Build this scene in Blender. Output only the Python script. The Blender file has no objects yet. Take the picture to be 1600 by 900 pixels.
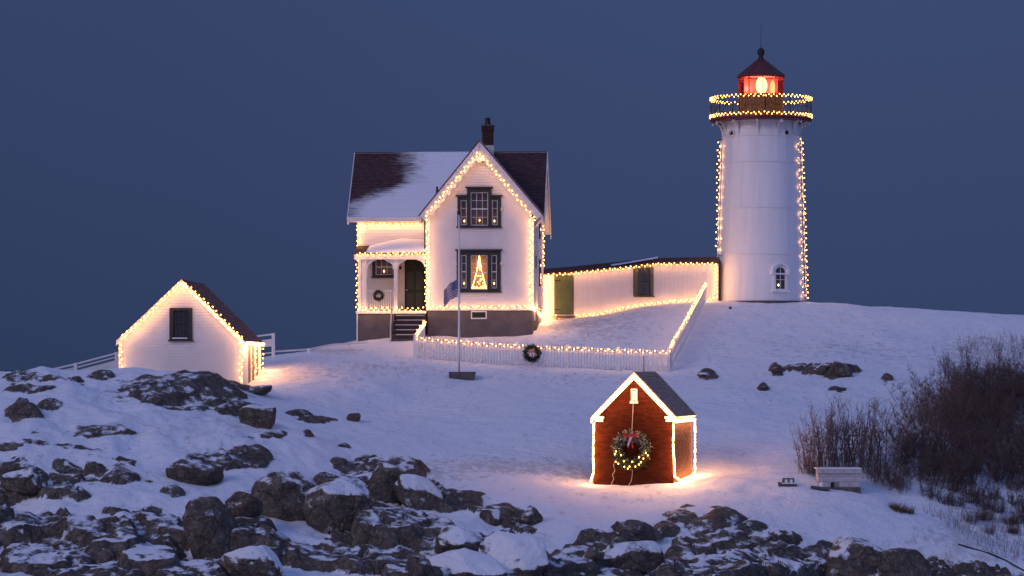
import bpy, math, random
import numpy as np
from mathutils import Vector, Matrix

sc = bpy.context.scene
R = math.radians
random.seed(7)

# ---------------------------------------------------------------- camera
F = 4650.0          # focal length in photo pixels (1600 wide)
CZ = 10.0           # camera height above the sea
HY = 575.0          # photo row of the horizon
cam = bpy.data.cameras.new('camera')
cam_o = bpy.data.objects.new('camera', cam)
sc.collection.objects.link(cam_o)
cam_o.location = (0, 0, CZ)
cam_o.rotation_euler = (R(90), 0, 0)
cam.sensor_width = 36
cam.lens = 36 * F / 1600
cam.shift_y = (HY - 450) / 1600
cam.clip_start = 1
cam.clip_end = 20000
sc.camera = cam_o

# ---------------------------------------------------------------- dusk sky
w = bpy.data.worlds.new('World')
sc.world = w
w.use_nodes = True
nt = w.node_tree
N = nt.nodes
bg = N['Background']
bg.inputs[1].default_value = 1.0
tc = N.new('ShaderNodeTexCoord')
sep = N.new('ShaderNodeSeparateXYZ')
nt.links.new(tc.outputs['Generated'], sep.inputs[0])
r1 = N.new('ShaderNodeValToRGB')            # east, where the camera looks: earth shadow, dull slate blue
r1.color_ramp.elements[0].position = 0.0
r1.color_ramp.elements[0].color = (0.033, 0.054, 0.130, 1)
r1.color_ramp.elements[1].position = 0.14
r1.color_ramp.elements[1].color = (0.046, 0.072, 0.176, 1)
e = r1.color_ramp.elements.new(0.06); e.color = (0.041, 0.062, 0.150, 1)
e = r1.color_ramp.elements.new(0.5); e.color = (0.095, 0.150, 0.38, 1)
e = r1.color_ramp.elements.new(1.0); e.color = (0.112, 0.185, 0.475, 1)
nt.links.new(sep.outputs['Z'], r1.inputs[0])
r2 = N.new('ShaderNodeValToRGB')            # west, behind the camera: afterglow
r2.color_ramp.elements[0].position = 0.0
r2.color_ramp.elements[0].color = (0.25, 0.235, 0.42, 1)
r2.color_ramp.elements[1].position = 0.35
r2.color_ramp.elements[1].color = (0.20, 0.265, 0.58, 1)
e = r2.color_ramp.elements.new(1.0); e.color = (0.112, 0.185, 0.475, 1)
nt.links.new(sep.outputs['Z'], r2.inputs[0])
mr = N.new('ShaderNodeMapRange'); mr.interpolation_type = 'SMOOTHSTEP'
mr.inputs['From Min'].default_value = 0.6
mr.inputs['From Max'].default_value = -0.9
nt.links.new(sep.outputs['Y'], mr.inputs['Value'])
mix = N.new('ShaderNodeMix'); mix.data_type = 'RGBA'
nt.links.new(mr.outputs[0], mix.inputs['Factor'])
nt.links.new(r1.outputs[0], mix.inputs['A'])
nt.links.new(r2.outputs[0], mix.inputs['B'])
# faint unevenness of a thin high overcast
nz = N.new('ShaderNodeTexNoise'); nz.inputs['Scale'].default_value = 3.0; nz.inputs['Detail'].default_value = 3
nt.links.new(tc.outputs['Generated'], nz.inputs['Vector'])
mr2 = N.new('ShaderNodeMapRange'); mr2.inputs['To Min'].default_value = 0.88; mr2.inputs['To Max'].default_value = 1.08
nt.links.new(nz.outputs[0], mr2.inputs['Value'])
mr4 = N.new('ShaderNodeMapRange'); mr4.interpolation_type = 'SMOOTHSTEP'
mr4.inputs['From Min'].default_value = -0.35; mr4.inputs['From Max'].default_value = 0.12; mr4.inputs['To Min'].default_value = 0.76; mr4.inputs['To Max'].default_value = 1.0
nt.links.new(sep.outputs['X'], mr4.inputs['Value'])
mm4 = N.new('ShaderNodeMath'); mm4.operation = 'MULTIPLY'; nt.links.new(mr2.outputs[0], mm4.inputs[0]); nt.links.new(mr4.outputs[0], mm4.inputs[1])
vm = N.new('ShaderNodeVectorMath'); vm.operation = 'SCALE'
nt.links.new(mix.outputs['Result'], vm.inputs[0]); nt.links.new(mm4.outputs[0], vm.inputs['Scale'])
nt.links.new(vm.outputs[0], bg.inputs[0])

sl = bpy.data.lights.new('afterglow_sun', 'SUN')   # broad afterglow from behind the camera
sl.energy = 0.62; sl.angle = R(22); sl.color = (1.0, 0.80, 0.90)
so = bpy.data.objects.new('afterglow_sun', sl); sc.collection.objects.link(so)
so.rotation_euler = (R(63), 0, R(-48))

sc.view_settings.view_transform = 'Standard'
sc.view_settings.look = 'None'
sc.view_settings.exposure = 0
sc.view_settings.gamma = 1
sc.cycles.max_bounces = 5
sc.cycles.diffuse_bounces = 3
sc.cycles.glossy_bounces = 2
sc.cycles.transparent_max_bounces = 8
sc.cycles.sample_clamp_indirect = 3
sc.cycles.use_denoising = True

LAMP = (1.0, 0.48, 0.20)
POW = 2.0      # colour of the warm bulbs

# ---------------------------------------------------------------- materials
MATS = {}
def newmat(name):
    m = bpy.data.materials.new(name); m.use_nodes = True
    MATS[name] = m
    return m, m.node_tree, m.node_tree.nodes['Principled BSDF']

def mat(name, col, rough=0.6, var=0.12, scale=4.0, bump=0.15, bscale=30.0, metal=0.0, spec=0.3):
    if name in MATS: return MATS[name]
    m, t, b = newmat(name)
    b.inputs['Roughness'].default_value = rough
    b.inputs['Metallic'].default_value = metal
    b.inputs['Specular IOR Level'].default_value = spec
    co = t.nodes.new('ShaderNodeTexCoord')
    n = t.nodes.new('ShaderNodeTexNoise'); n.inputs['Scale'].default_value = scale; n.inputs['Detail'].default_value = 5
    t.links.new(co.outputs['Object'], n.inputs['Vector'])
    rr = t.nodes.new('ShaderNodeValToRGB')
    rr.color_ramp.elements[0].position = 0.3; rr.color_ramp.elements[1].position = 0.7
    rr.color_ramp.elements[0].color = tuple(c * (1 - var) for c in col) + (1,)
    rr.color_ramp.elements[1].color = tuple(min(1, c * (1 + var)) for c in col) + (1,)
    t.links.new(n.outputs[0], rr.inputs[0]); t.links.new(rr.outputs[0], b.inputs['Base Color'])
    if bump:
        n2 = t.nodes.new('ShaderNodeTexNoise'); n2.inputs['Scale'].default_value = bscale; n2.inputs['Detail'].default_value = 4
        t.links.new(co.outputs['Object'], n2.inputs['Vector'])
        bp = t.nodes.new('ShaderNodeBump'); bp.inputs['Strength'].default_value = bump; bp.inputs['Distance'].default_value = 0.02
        t.links.new(n2.outputs[0], bp.inputs['Height']); t.links.new(bp.outputs[0], b.inputs['Normal'])
    return m

def emis(name, col, strength, sampled=False):
    m = bpy.data.materials.new(name); m.use_nodes = True; MATS[name] = m
    t = m.node_tree
    t.nodes.remove(t.nodes['Principled BSDF'])
    e_ = t.nodes.new('ShaderNodeEmission'); e_.inputs[0].default_value = tuple(col) + (1,); e_.inputs[1].default_value = strength
    t.links.new(e_.outputs[0], t.nodes['Material Output'].inputs[0])
    m.cycles.emission_sampling = 'FRONT' if sampled else 'NONE'
    return m

WHITE = mat('white_paint', (0.80, 0.77, 0.76), 0.6, 0.05, 1.3, 0.1, 20)
TRIM = mat('white_trim_paint', (0.76, 0.75, 0.74), 0.5, 0.05, 3)
TOWERW = mat('tower_white_paint', (0.87, 0.86, 0.86), 0.42, 0.06, 1.0, 0.2, 6, spec=0.4)
_t = TOWERW.node_tree; _mp = _t.nodes.new('ShaderNodeMapping'); _mp.inputs['Scale'].default_value = (3.0, 3.0, 0.30)
_nz = [n for n in _t.nodes if n.type == 'TEX_NOISE'][0]; _t.links.new([n for n in _t.nodes if n.type == 'TEX_COORD'][0].outputs['Object'], _mp.inputs[0]); _t.links.new(_mp.outputs[0], _nz.inputs['Vector'])
CREAM = mat('porch_wall_paint', (0.68, 0.64, 0.58), 0.55, 0.05, 3)
GREYF = mat('grey_foundation_paint', (0.13, 0.11, 0.115), 0.8, 0.18, 2, 0.4, 12)
DARKG = mat('dark_green_trim_paint', (0.045, 0.050, 0.045), 0.5, 0.15, 6)
GREEND = mat('green_door_paint', (0.10, 0.13, 0.065), 0.55, 0.12, 4)
DOORD = mat('dark_green_door_paint', (0.018, 0.028, 0.018), 0.5, 0.15, 4)
BLACKM = mat('black_iron', (0.03, 0.028, 0.028), 0.5, 0.2, 8, metal=0.3)
DARKRED = mat('dark_red_roof_paint', (0.11, 0.028, 0.030), 0.5, 0.2, 3)
SASHM = mat('grey_sash_paint', (0.55, 0.54, 0.53), 0.5, 0.05, 6)
ROOM = mat('room_wall', (0.20, 0.13, 0.09), 0.9, 0.2, 3, 0)
BRICKC = mat('chimney_brick', (0.06, 0.026, 0.024), 0.85, 0.35, 8, 0.5, 40)
MORTAR = mat('mortar', (0.07, 0.05, 0.05), 0.95, 0.2, 10)
CONCR = mat('old_concrete', (0.10, 0.095, 0.095), 0.9, 0.3, 4, 0.6, 25)
BLOCKM = mat('painted_cinder_block', (0.50, 0.48, 0.50), 0.85, 0.16, 6, 0.6, 40)
BROWNW = mat('weathered_plank', (0.22, 0.14, 0.09), 0.8, 0.25, 6, 0.4, 30)
WIREM = mat('green_wire', (0.02, 0.025, 0.015), 0.6, 0.2, 10, 0)
PINE = mat('wreath_needles', (0.030, 0.055, 0.022), 0.7, 0.5, 9, 0)
PINES = mat('frosted_needles', (0.30, 0.33, 0.30), 0.8, 0.4, 9, 0)
REDB = mat('red_ribbon', (0.50, 0.03, 0.03), 0.45, 0.15, 8, 0)
WRIB = mat('white_ribbon', (0.7, 0.62, 0.6), 0.45, 0.1, 8, 0)
POLEM = mat('white_pole_paint', (0.8, 0.8, 0.8), 0.4, 0.05, 3)
CABLEM = mat('black_cable', (0.015, 0.02, 0.03), 0.4, 0.2, 5, 0)
RUST = mat('rusty_steel', (0.12, 0.06, 0.04), 0.8, 0.3, 10)
SKIRT = mat('dark_roof_edge_paint', (0.11, 0.055, 0.045), 0.7, 0.2, 4)

def twigmat():
    m, t, b = newmat('bare_twig_bark')
    oi = t.nodes.new('ShaderNodeObjectInfo')
    ga = t.nodes.new('ShaderNodeNewGeometry')
    r_ = t.nodes.new('ShaderNodeValToRGB')
    r_.color_ramp.elements[0].color = (0.062, 0.038, 0.032, 1)
    r_.color_ramp.elements[1].color = (0.18, 0.115, 0.098, 1)
    t.links.new(ga.outputs['Random Per Island'], r_.inputs[0])
    t.links.new(r_.outputs[0], b.inputs['Base Color'])
    b.inputs['Roughness'].default_value = 0.85
    return m
TWIG = twigmat()
TWIGP = mat('pale_stem_bark', (0.17, 0.12, 0.115), 0.85, 0.35, 3, 0)
STRAW = mat('dead_straw', (0.14, 0.075, 0.035), 0.9, 0.35, 4, 0)

def glassmat(name, tint=(0.9, 0.92, 0.95), gl=0.18):
    m = bpy.data.materials.new(name); m.use_nodes = True; MATS[name] = m
    t = m.node_tree; t.nodes.remove(t.nodes['Principled BSDF'])
    tr = t.nodes.new('ShaderNodeBsdfTransparent'); tr.inputs[0].default_value = tint + (1,)
    g = t.nodes.new('ShaderNodeBsdfGlossy'); g.inputs['Roughness'].default_value = 0.06
    fr = t.nodes.new('ShaderNodeFresnel'); fr.inputs[0].default_value = 1.5
    ad = t.nodes.new('ShaderNodeMath'); ad.operation = 'ADD'; ad.inputs[1].default_value = gl * 0.3
    t.links.new(fr.outputs[0], ad.inputs[0])
    mx = t.nodes.new('ShaderNodeMixShader')
    t.links.new(ad.outputs[0], mx.inputs[0]); t.links.new(tr.outputs[0], mx.inputs[1]); t.links.new(g.outputs[0], mx.inputs[2])
    t.links.new(mx.outputs[0], t.nodes['Material Output'].inputs[0])
    return m
GLASS = glassmat('window_glass')
REDGLASS = glassmat('red_lantern_glass', (1.0, 0.45, 0.42))

def brickmat():
    m, t, b = newmat('red_painted_brick')
    oi = t.nodes.new('ShaderNodeNewGeometry')
    rr = t.nodes.new('ShaderNodeValToRGB')
    rr.color_ramp.elements[0].color = (0.048, 0.010, 0.004, 1)
    rr.color_ramp.elements[1].color = (0.088, 0.018, 0.007, 1)
    t.links.new(oi.outputs['Random Per Island'], rr.inputs[0]); t.links.new(rr.outputs[0], b.inputs['Base Color'])
    co = t.nodes.new('ShaderNodeTexCoord')
    n2 = t.nodes.new('ShaderNodeTexNoise'); n2.inputs['Scale'].default_value = 60
    t.links.new(co.outputs['Object'], n2.inputs['Vector'])
    bp = t.nodes.new('ShaderNodeBump'); bp.inputs['Strength'].default_value = 0.4; bp.inputs['Distance'].default_value = 0.01
    t.links.new(n2.outputs[0], bp.inputs['Height']); t.links.new(bp.outputs[0], b.inputs['Normal'])
    b.inputs['Roughness'].default_value = 0.85
    b.inputs['Specular IOR Level'].default_value = 0.1
    return m
REDBRICK = brickmat()
OLDBRICK = mat('weathered_side_brick', (0.13, 0.06, 0.045), 0.9, 0.5, 9, 0.5, 40, spec=0.1)
REDMORTAR = mat('red_mortar', (0.05, 0.011, 0.006), 0.95, 0.2, 10, spec=0.1)

def shingle_mat(name, c0, c1, snow=None):
    """shingle colour varying board by board; snow(t) may return a mask socket"""
    m, t, b = newmat(name)
    co = t.nodes.new('ShaderNodeTexCoord')
    mp = t.nodes.new('ShaderNodeMapping'); mp.inputs['Scale'].default_value = (4, 4, 16)
    t.links.new(co.outputs['Object'], mp.inputs[0])
    n = t.nodes.new('ShaderNodeTexNoise'); n.inputs['Scale'].default_value = 1.0; n.inputs['Detail'].default_value = 4
    t.links.new(mp.outputs[0], n.inputs['Vector'])
    rr = t.nodes.new('ShaderNodeValToRGB')
    rr.color_ramp.elements[0].position = 0.35; rr.color_ramp.elements[1].position = 0.65
    rr.color_ramp.elements[0].color = c0 + (1,); rr.color_ramp.elements[1].color = c1 + (1,)
    t.links.new(n.outputs[0], rr.inputs[0])
    b.inputs['Roughness'].default_value = 0.85
    b.inputs['Specular IOR Level'].default_value = 0.15
    if snow:
        msk = snow(t, co)
        mx = t.nodes.new('ShaderNodeMix'); mx.data_type = 'RGBA'
        t.links.new(msk, mx.inputs['Factor'])
        t.links.new(rr.outputs[0], mx.inputs['A']); mx.inputs['B'].default_value = (0.80, 0.82, 0.87, 1)
        t.links.new(mx.outputs['Result'], b.inputs['Base Color'])
    else:
        t.links.new(rr.outputs[0], b.inputs['Base Color'])
    return m

def M_(t, op, a, b_=None, c=None):
    n = t.nodes.new('ShaderNodeMath'); n.operation = op
    for i, v in enumerate((a, b_, c)):
        if v is None: continue
        if isinstance(v, (int, float)): n.inputs[i].default_value = v
        else: t.links.new(v, n.inputs[i])
    return n.outputs[0]

ROOFS = shingle_mat('roof_shingle', (0.048, 0.028, 0.030), (0.085, 0.050, 0.052))
ROOFG = shingle_mat('grey_roof_shingle', (0.34, 0.22, 0.17), (0.52, 0.36, 0.28))

def snowrock():
    """snow / bare granite; the vertex attribute snow says which, noise breaks the edge"""
    m, t, b = newmat('snow_and_granite')
    at = t.nodes.new('ShaderNodeAttribute'); at.attribute_name = 'snow'
    co = t.nodes.new('ShaderNodeNewGeometry')
    P = co.outputs['Position']
    def noise(s, d=6, r=0.55, stretch=None):
        src = P
        if stretch:
            mp = t.nodes.new('ShaderNodeMapping'); mp.inputs['Scale'].default_value = stretch
            t.links.new(P, mp.inputs[0]); src = mp.outputs[0]
        n = t.nodes.new('ShaderNodeTexNoise'); n.inputs['Scale'].default_value = s; n.inputs['Detail'].default_value = d
        n.inputs['Roughness'].default_value = r
        t.links.new(src, n.inputs['Vector']); return n.outputs[0]
    n_edge = noise(2.4, 6, 0.62)
    n_fine = noise(28.0, 5, 0.6)
    # snow mask
    s = M_(t, 'ADD', at.outputs['Fac'], M_(t, 'MULTIPLY', M_(t, 'SUBTRACT', n_edge, 0.5), 2.1))
    s = M_(t, 'ADD', s, M_(t, 'MULTIPLY', M_(t, 'SUBTRACT', n_fine, 0.5), 0.5))
    # wind brushed frost in the pits of the granite
    fro = M_(t, 'SUBTRACT', noise(1.6, 7, 0.66, (1.0, 0.55, 1.2)), 0.52)
    fr2 = M_(t, 'MULTIPLY', fro, 3.0)
    s = M_(t, 'ADD', s, M_(t, 'MAXIMUM', fr2, 0.0))
    mr = t.nodes.new('ShaderNodeMapRange'); mr.interpolation_type = 'SMOOTHSTEP'
    mr.inputs['From Min'].default_value = 0.30; mr.inputs['From Max'].default_value = 0.74
    t.links.new(s, mr.inputs['Value'])
    mask = mr.outputs[0]
    # rock colour
    rr = t.nodes.new('ShaderNodeValToRGB')
    rr.color_ramp.elements[0].position = 0.28; rr.color_ramp.elements[0].color = (0.062, 0.050, 0.042, 1)
    rr.color_ramp.elements[1].position = 0.72; rr.color_ramp.elements[1].color = (0.22, 0.178, 0.145, 1)
    e_ = rr.color_ramp.elements.new(0.5); e_.color = (0.115, 0.094, 0.078, 1)
    t.links.new(noise(1.7, 8, 0.62), rr.inputs[0])
    r2_ = t.nodes.new('ShaderNodeValToRGB')
    r2_.color_ramp.elements[0].position = 0.45; r2_.color_ramp.elements[0].color = (0.75, 0.75, 0.75, 1)
    r2_.color_ramp.elements[1].position = 0.8; r2_.color_ramp.elements[1].color = (1.7, 1.65, 1.6, 1)
    t.links.new(noise(9, 3, 0.5), r2_.inputs[0])
    mu = t.nodes.new('ShaderNodeMix'); mu.data_type = 'RGBA'; mu.blend_type = 'MULTIPLY'; mu.inputs['Factor'].default_value = 1
    t.links.new(rr.outputs[0], mu.inputs['A']); t.links.new(r2_.outputs[0], mu.inputs['B'])
    # snow colour with thin spots where grass and grit come through (attribute dirt)
    dt = t.nodes.new('ShaderNodeAttribute'); dt.attribute_name = 'dirt'
    dn = noise(3.2, 8, 0.75, (1.0, 0.45, 1.0))
    dm = M_(t, 'ADD', M_(t, 'SUBTRACT', dn, 0.57), M_(t, 'MULTIPLY', dt.outputs['Fac'], 0.22))
    mr3 = t.nodes.new('ShaderNodeMapRange'); mr3.inputs['From Min'].default_value = 0.0; mr3.inputs['From Max'].default_value = 0.10
    t.links.new(dm, mr3.inputs['Value'])
    sn = t.nodes.new('ShaderNodeMix'); sn.data_type = 'RGBA'
    sn.inputs['A'].default_value = (0.83, 0.85, 0.89, 1); sn.inputs['B'].default_value = (0.42, 0.36, 0.33, 1)
    t.links.new(M_(t, 'MULTIPLY', mr3.outputs[0], 0.5), sn.inputs['Factor'])
    cm = t.nodes.new('ShaderNodeMix'); cm.data_type = 'RGBA'
    t.links.new(mask, cm.inputs['Factor']); t.links.new(mu.outputs['Result'], cm.inputs['A']); t.links.new(sn.outputs['Result'], cm.inputs['B'])
    t.links.new(cm.outputs['Result'], b.inputs['Base Color'])
    b.inputs['Roughness'].default_value = 0.8
    b.inputs['Specular IOR Level'].default_value = 0.2
    # bump: granite coarse + cracks, snow soft + crusty
    vo = t.nodes.new('ShaderNodeTexVoronoi'); vo.feature = 'DISTANCE_TO_EDGE'; vo.inputs['Scale'].default_value = 0.9
    wn_ = t.nodes.new('ShaderNodeTexNoise'); wn_.inputs['Scale'].default_value = 1.1; wn_.inputs['Detail'].default_value = 5; t.links.new(P, wn_.inputs['Vector'])
    va = t.nodes.new('ShaderNodeVectorMath'); va.operation = 'MULTIPLY_ADD'; va.inputs[1].default_value = (1.6, 1.6, 1.6); t.links.new(wn_.outputs['Color'], va.inputs[0]); t.links.new(P, va.inputs[2])
    t.links.new(va.outputs[0], vo.inputs['Vector'])
    ck = t.nodes.new('ShaderNodeMapRange'); ck.inputs['From Max'].default_value = 0.035; t.links.new(vo.outputs['Distance'], ck.inputs['Value'])
    rb = M_(t, 'ADD', M_(t, 'MULTIPLY', noise(2.2, 8, 0.58), 0.20), M_(t, 'MULTIPLY', noise(22.0, 4, 0.6), 0.02))
    rb = M_(t, 'ADD', rb, M_(t, 'MULTIPLY', ck.outputs[0], 0.09))
    sb = M_(t, 'ADD', M_(t, 'MULTIPLY', noise(1.3, 7, 0.65, (0.7, 0.9, 1.0)), 0.26), M_(t, 'MULTIPLY', noise(8.0, 5, 0.65, (.8, .6, 1)), 0.06))
    hm = t.nodes.new('ShaderNodeMix'); hm.data_type = 'FLOAT'
    t.links.new(mask, hm.inputs['Factor']); t.links.new(rb, hm.inputs['A']); t.links.new(sb, hm.inputs['B'])
    h = M_(t, 'ADD', hm.outputs['Result'], M_(t, 'MULTIPLY', mask, 0.05))
    bp = t.nodes.new('ShaderNodeBump'); bp.inputs['Strength'].default_value = 0.75; bp.inputs['Distance'].default_value = 1.0
    t.links.new(h, bp.inputs['Height']); t.links.new(bp.outputs[0], b.inputs['Normal'])
    return m
GROUND = snowrock()
SNOWM = mat('snow_pile', (0.83, 0.85, 0.89), 0.8, 0.02, 2, 0.25, 6)

# ---------------------------------------------------------------- builders
class MB:
    def __init__(s, xf=None): s.v = []; s.f = []; s.xf = xf
    def add(s, vs, fs):
        o = len(s.v); s.v += [tuple(p) for p in vs]; s.f += [tuple(i + o for i in f) for f in fs]
    def box(s, x0, x1, y0, y1, z0, z1):
        if x0 > x1: x0, x1 = x1, x0
        if y0 > y1: y0, y1 = y1, y0
        if z0 > z1: z0, z1 = z1, z0
        s.add([(x0,y0,z0),(x1,y0,z0),(x1,y1,z0),(x0,y1,z0),(x0,y0,z1),(x1,y0,z1),(x1,y1,z1),(x0,y1,z1)],
              [(0,3,2,1),(4,5,6,7),(0,1,5,4),(1,2,6,5),(2,3,7,6),(3,0,4,7)]); return s
    def poly(s, pts): s.add(pts, [tuple(range(len(pts)))]); return s
    def prism(s, pts, vec):
        n = len(pts); q = [tuple(Vector(p) + Vector(vec)) for p in pts]
        s.add(list(pts) + q, [tuple(range(n))[::-1], tuple(range(n, 2*n))] + [(i, (i+1) % n, n+(i+1) % n, n+i) for i in range(n)]); return s
    def bar(s, a, b, w_, h_, up=(0,0,1)):
        a = Vector(a); b = Vector(b); d = (b-a).normalized(); sd = d.cross(Vector(up))
        if sd.length < 1e-4: sd = Vector((1,0,0))
        sd.normalize(); u = sd.cross(d).normalized()
        c = [sd*w_/2+u*h_/2, -sd*w_/2+u*h_/2, -sd*w_/2-u*h_/2, sd*w_/2-u*h_/2]
        s.add([a+k for k in c]+[b+k for k in c], [(0,1,2,3),(7,6,5,4)]+[(i,i+4,(i+1)%4+4,(i+1)%4) for i in range(4)]); return s
    def tube(s, pts, r, n=6, cap=True):
        pts = [Vector(p) for p in pts]; rings = []; rr = r if isinstance(r, (list, tuple)) else [r]*len(pts)
        for i, p in enumerate(pts):
            d = (pts[min(i+1, len(pts)-1)]-pts[max(i-1, 0)])
            d = d.normalized() if d.length > 1e-9 else Vector((0,0,1))
            sd = d.cross(Vector((0,0,1)))
            if sd.length < 1e-3: sd = Vector((1,0,0))
            sd.normalize(); u = sd.cross(d)
            rings.append([p+sd*math.cos(2*math.pi*k/n)*rr[i]+u*math.sin(2*math.pi*k/n)*rr[i] for k in range(n)])
        vs = [q for g in rings for q in g]; fs = []
        for i in range(len(pts)-1):
            for k in range(n): fs.append((i*n+k, i*n+(k+1)%n, (i+1)*n+(k+1)%n, (i+1)*n+k))
        if cap: fs += [tuple(range(n))[::-1], tuple((len(pts)-1)*n+k for k in range(n))]
        s.add(vs, fs); return s
    def lathe(s, prof, n=32, c=(0,0), a0=0.0, cap=False):
        vs = []; fs = []
        for (r, z) in prof:
            for k in range(n):
                a = a0 + 2*math.pi*k/n; vs.append((c[0]+r*math.cos(a), c[1]+r*math.sin(a), z))
        for i in range(len(prof)-1):
            for k in range(n): fs.append((i*n+k, i*n+(k+1)%n, (i+1)*n+(k+1)%n, (i+1)*n+k))
        if cap: fs += [tuple(range(n))[::-1], tuple((len(prof)-1)*n+k for k in range(n))]
        s.add(vs, fs); return s
    def courses(s, O, U, V, Nn, poly, pitch, off, holes=(), v0=None):
        """overlapping boards / shingle courses over a convex polygon given in (u,v)"""
        O, U, V, Nn = Vector(O), Vector(U), Vector(V), Vector(Nn)
        vmin = min(p[1] for p in poly); vmax = max(p[1] for p in poly)
        base = vmin if v0 is None else v0
        br = {vmin, vmax}
        k = 0
        while base + k*pitch < vmax: br.add(base+k*pitch); k += 1
        for p in poly: br.add(p[1])
        for h in holes: br.update([h[2], h[3]])
        br = sorted(b for b in br if vmin-1e-9 <= b <= vmax+1e-9)
        def span(v):
            xs = []
            for i in range(len(poly)):
                (x0, y0), (x1, y1) = poly[i], poly[(i+1) % len(poly)]
                if abs(y1-y0) < 1e-9:
                    if abs(v-y0) < 1e-6: xs += [x0, x1]
                elif min(y0, y1)-1e-9 <= v <= max(y0, y1)+1e-9: xs.append(x0+(x1-x0)*(v-y0)/(y1-y0))
            return (min(xs), max(xs)) if xs else None
        def pt(u, v, o): return tuple(O+U*u+V*v+Nn*o)
        for a, b in zip(br[:-1], br[1:]):
            if b-a < 1e-4: continue
            sa, sb = span(a+1e-5), span(b-1e-5)
            if not sa or not sb: continue
            fa = ((a-base)/pitch) % 1.0
            if fa > 0.999: fa = 0
            fb = fa+(b-a)/pitch
            oa, ob = off*(1-fa), off*(1-min(1, fb))
            segs = [(sa[0], sa[1], sb[0], sb[1])]
            for h in holes:
                if h[2] <= a+1e-6 and h[3] >= b-1e-6:
                    new = []
                    for g in segs:
                        if h[1] <= min(g[0], g[2]) or h[0] >= max(g[1], g[3]): new.append(g); continue
                        if h[0] > g[0]: new.append((g[0], h[0], g[2], h[0]))
                        if h[1] < g[1]: new.append((h[1], g[1], h[1], g[3]))
                    segs = new
            for g in segs:
                vs = [pt(g[0], a, oa), pt(g[1], a, oa), pt(g[3], b, ob), pt(g[2], b, ob)]
                s.add(vs, [(0, 1, 2, 3)])
                if fa < 1e-6 and off > 0: s.add([pt(g[0], a, 0), pt(g[1], a, 0), vs[1], vs[0]], [(0, 1, 2, 3)])
        return s
    def mesh(s, name, m, smooth=False):
        me = bpy.data.meshes.new(name)
        vs = [tuple(s.xf(Vector(p))) for p in s.v] if s.xf else s.v
        me.from_pydata(vs, [], s.f); me.materials.append(m)
        if smooth: me.polygons.foreach_set('use_smooth', [True]*len(me.polygons))
        me.update(); return me
    def obj(s, name, m, parent=None, smooth=False, kind=None):
        o = bpy.data.objects.new(name, s.mesh(name, m, smooth)); sc.collection.objects.link(o)
        if parent: o.parent = parent
        if kind: o['kind'] = kind
        return o

def tag(o, label, cat=None, group=None, kind=None):
    if label: o['label'] = label
    if cat: o['category'] = cat
    if group: o['group'] = group
    if kind: o['kind'] = kind
    return o
def thing(name, label, cat, loc, rz=0.0, group=None):
    o = bpy.data.objects.new(name, None); sc.collection.objects.link(o)
    o.empty_display_size = 0.3
    o.location = loc; o.rotation_euler = (0, 0, rz)
    return tag(o, label, cat, group)
def inst(name, me, parent, loc=(0,0,0), rot=(0,0,0), scale=(1,1,1)):
    o = bpy.data.objects.new(name, me); sc.collection.objects.link(o)
    if parent: o.parent = parent
    o.location = loc; o.rotation_euler = rot; o.scale = scale
    return o

def W(px, py, Y):
    return Vector(((px-800)/F*Y, Y, CZ+(HY-py)/F*Y))

class Frame:
    """a building's own axes: u along its front, w into depth, z up"""
    def __init__(s, px, py, Y, yaw):
        s.o = W(px, py, Y); s.yaw = R(yaw)
        s.u = Vector((math.cos(s.yaw), -math.sin(s.yaw), 0)); s.w = Vector((math.sin(s.yaw), math.cos(s.yaw), 0))
    def at(s, px, py, w_=0.0):
        d = Vector(((px-800)/F, 1, (HY-py)/F)); c = Vector((0, 0, CZ))
        t = (w_+(s.o-c).dot(s.w))/d.dot(s.w)
        p = c+d*t-s.o
        return p.dot(s.u), p.z
    def world(s, u, w_, z): return s.o+s.u*u+s.w*w_+Vector((0, 0, z))
    def thing(s, name, label, cat): return thing(name, label, cat, s.o, -s.yaw)

# ---------------------------------------------------------------- terrain
def vnoise(x, y, seed=0):
    xi = np.floor(x).astype(np.int64); yi = np.floor(y).astype(np.int64)
    fx = x-xi; fy = y-yi; fx = fx*fx*(3-2*fx); fy = fy*fy*(3-2*fy)
    def h(a, b):
        n = (a*374761393+b*668265263+seed*1442695041) & 0x7fffffff
        n = ((n ^ (n >> 13))*1274126177) & 0x7fffffff
        n = (n ^ (n >> 16)) & 0xffff
        return n/65535.0
    return (h(xi, yi)*(1-fx)+h(xi+1, yi)*fx)*(1-fy)+(h(xi, yi+1)*(1-fx)+h(xi+1, yi+1)*fx)*fy
def fbm(x, y, oct=4, seed=0, g=0.5):
    a = 1.0; s_ = 0; tot = 0
    for i in range(oct):
        s_ = s_+a*(vnoise(x*2**i, y*2**i, seed+i*17)-0.5); tot += a; a *= g
    return s_/tot*2

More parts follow.
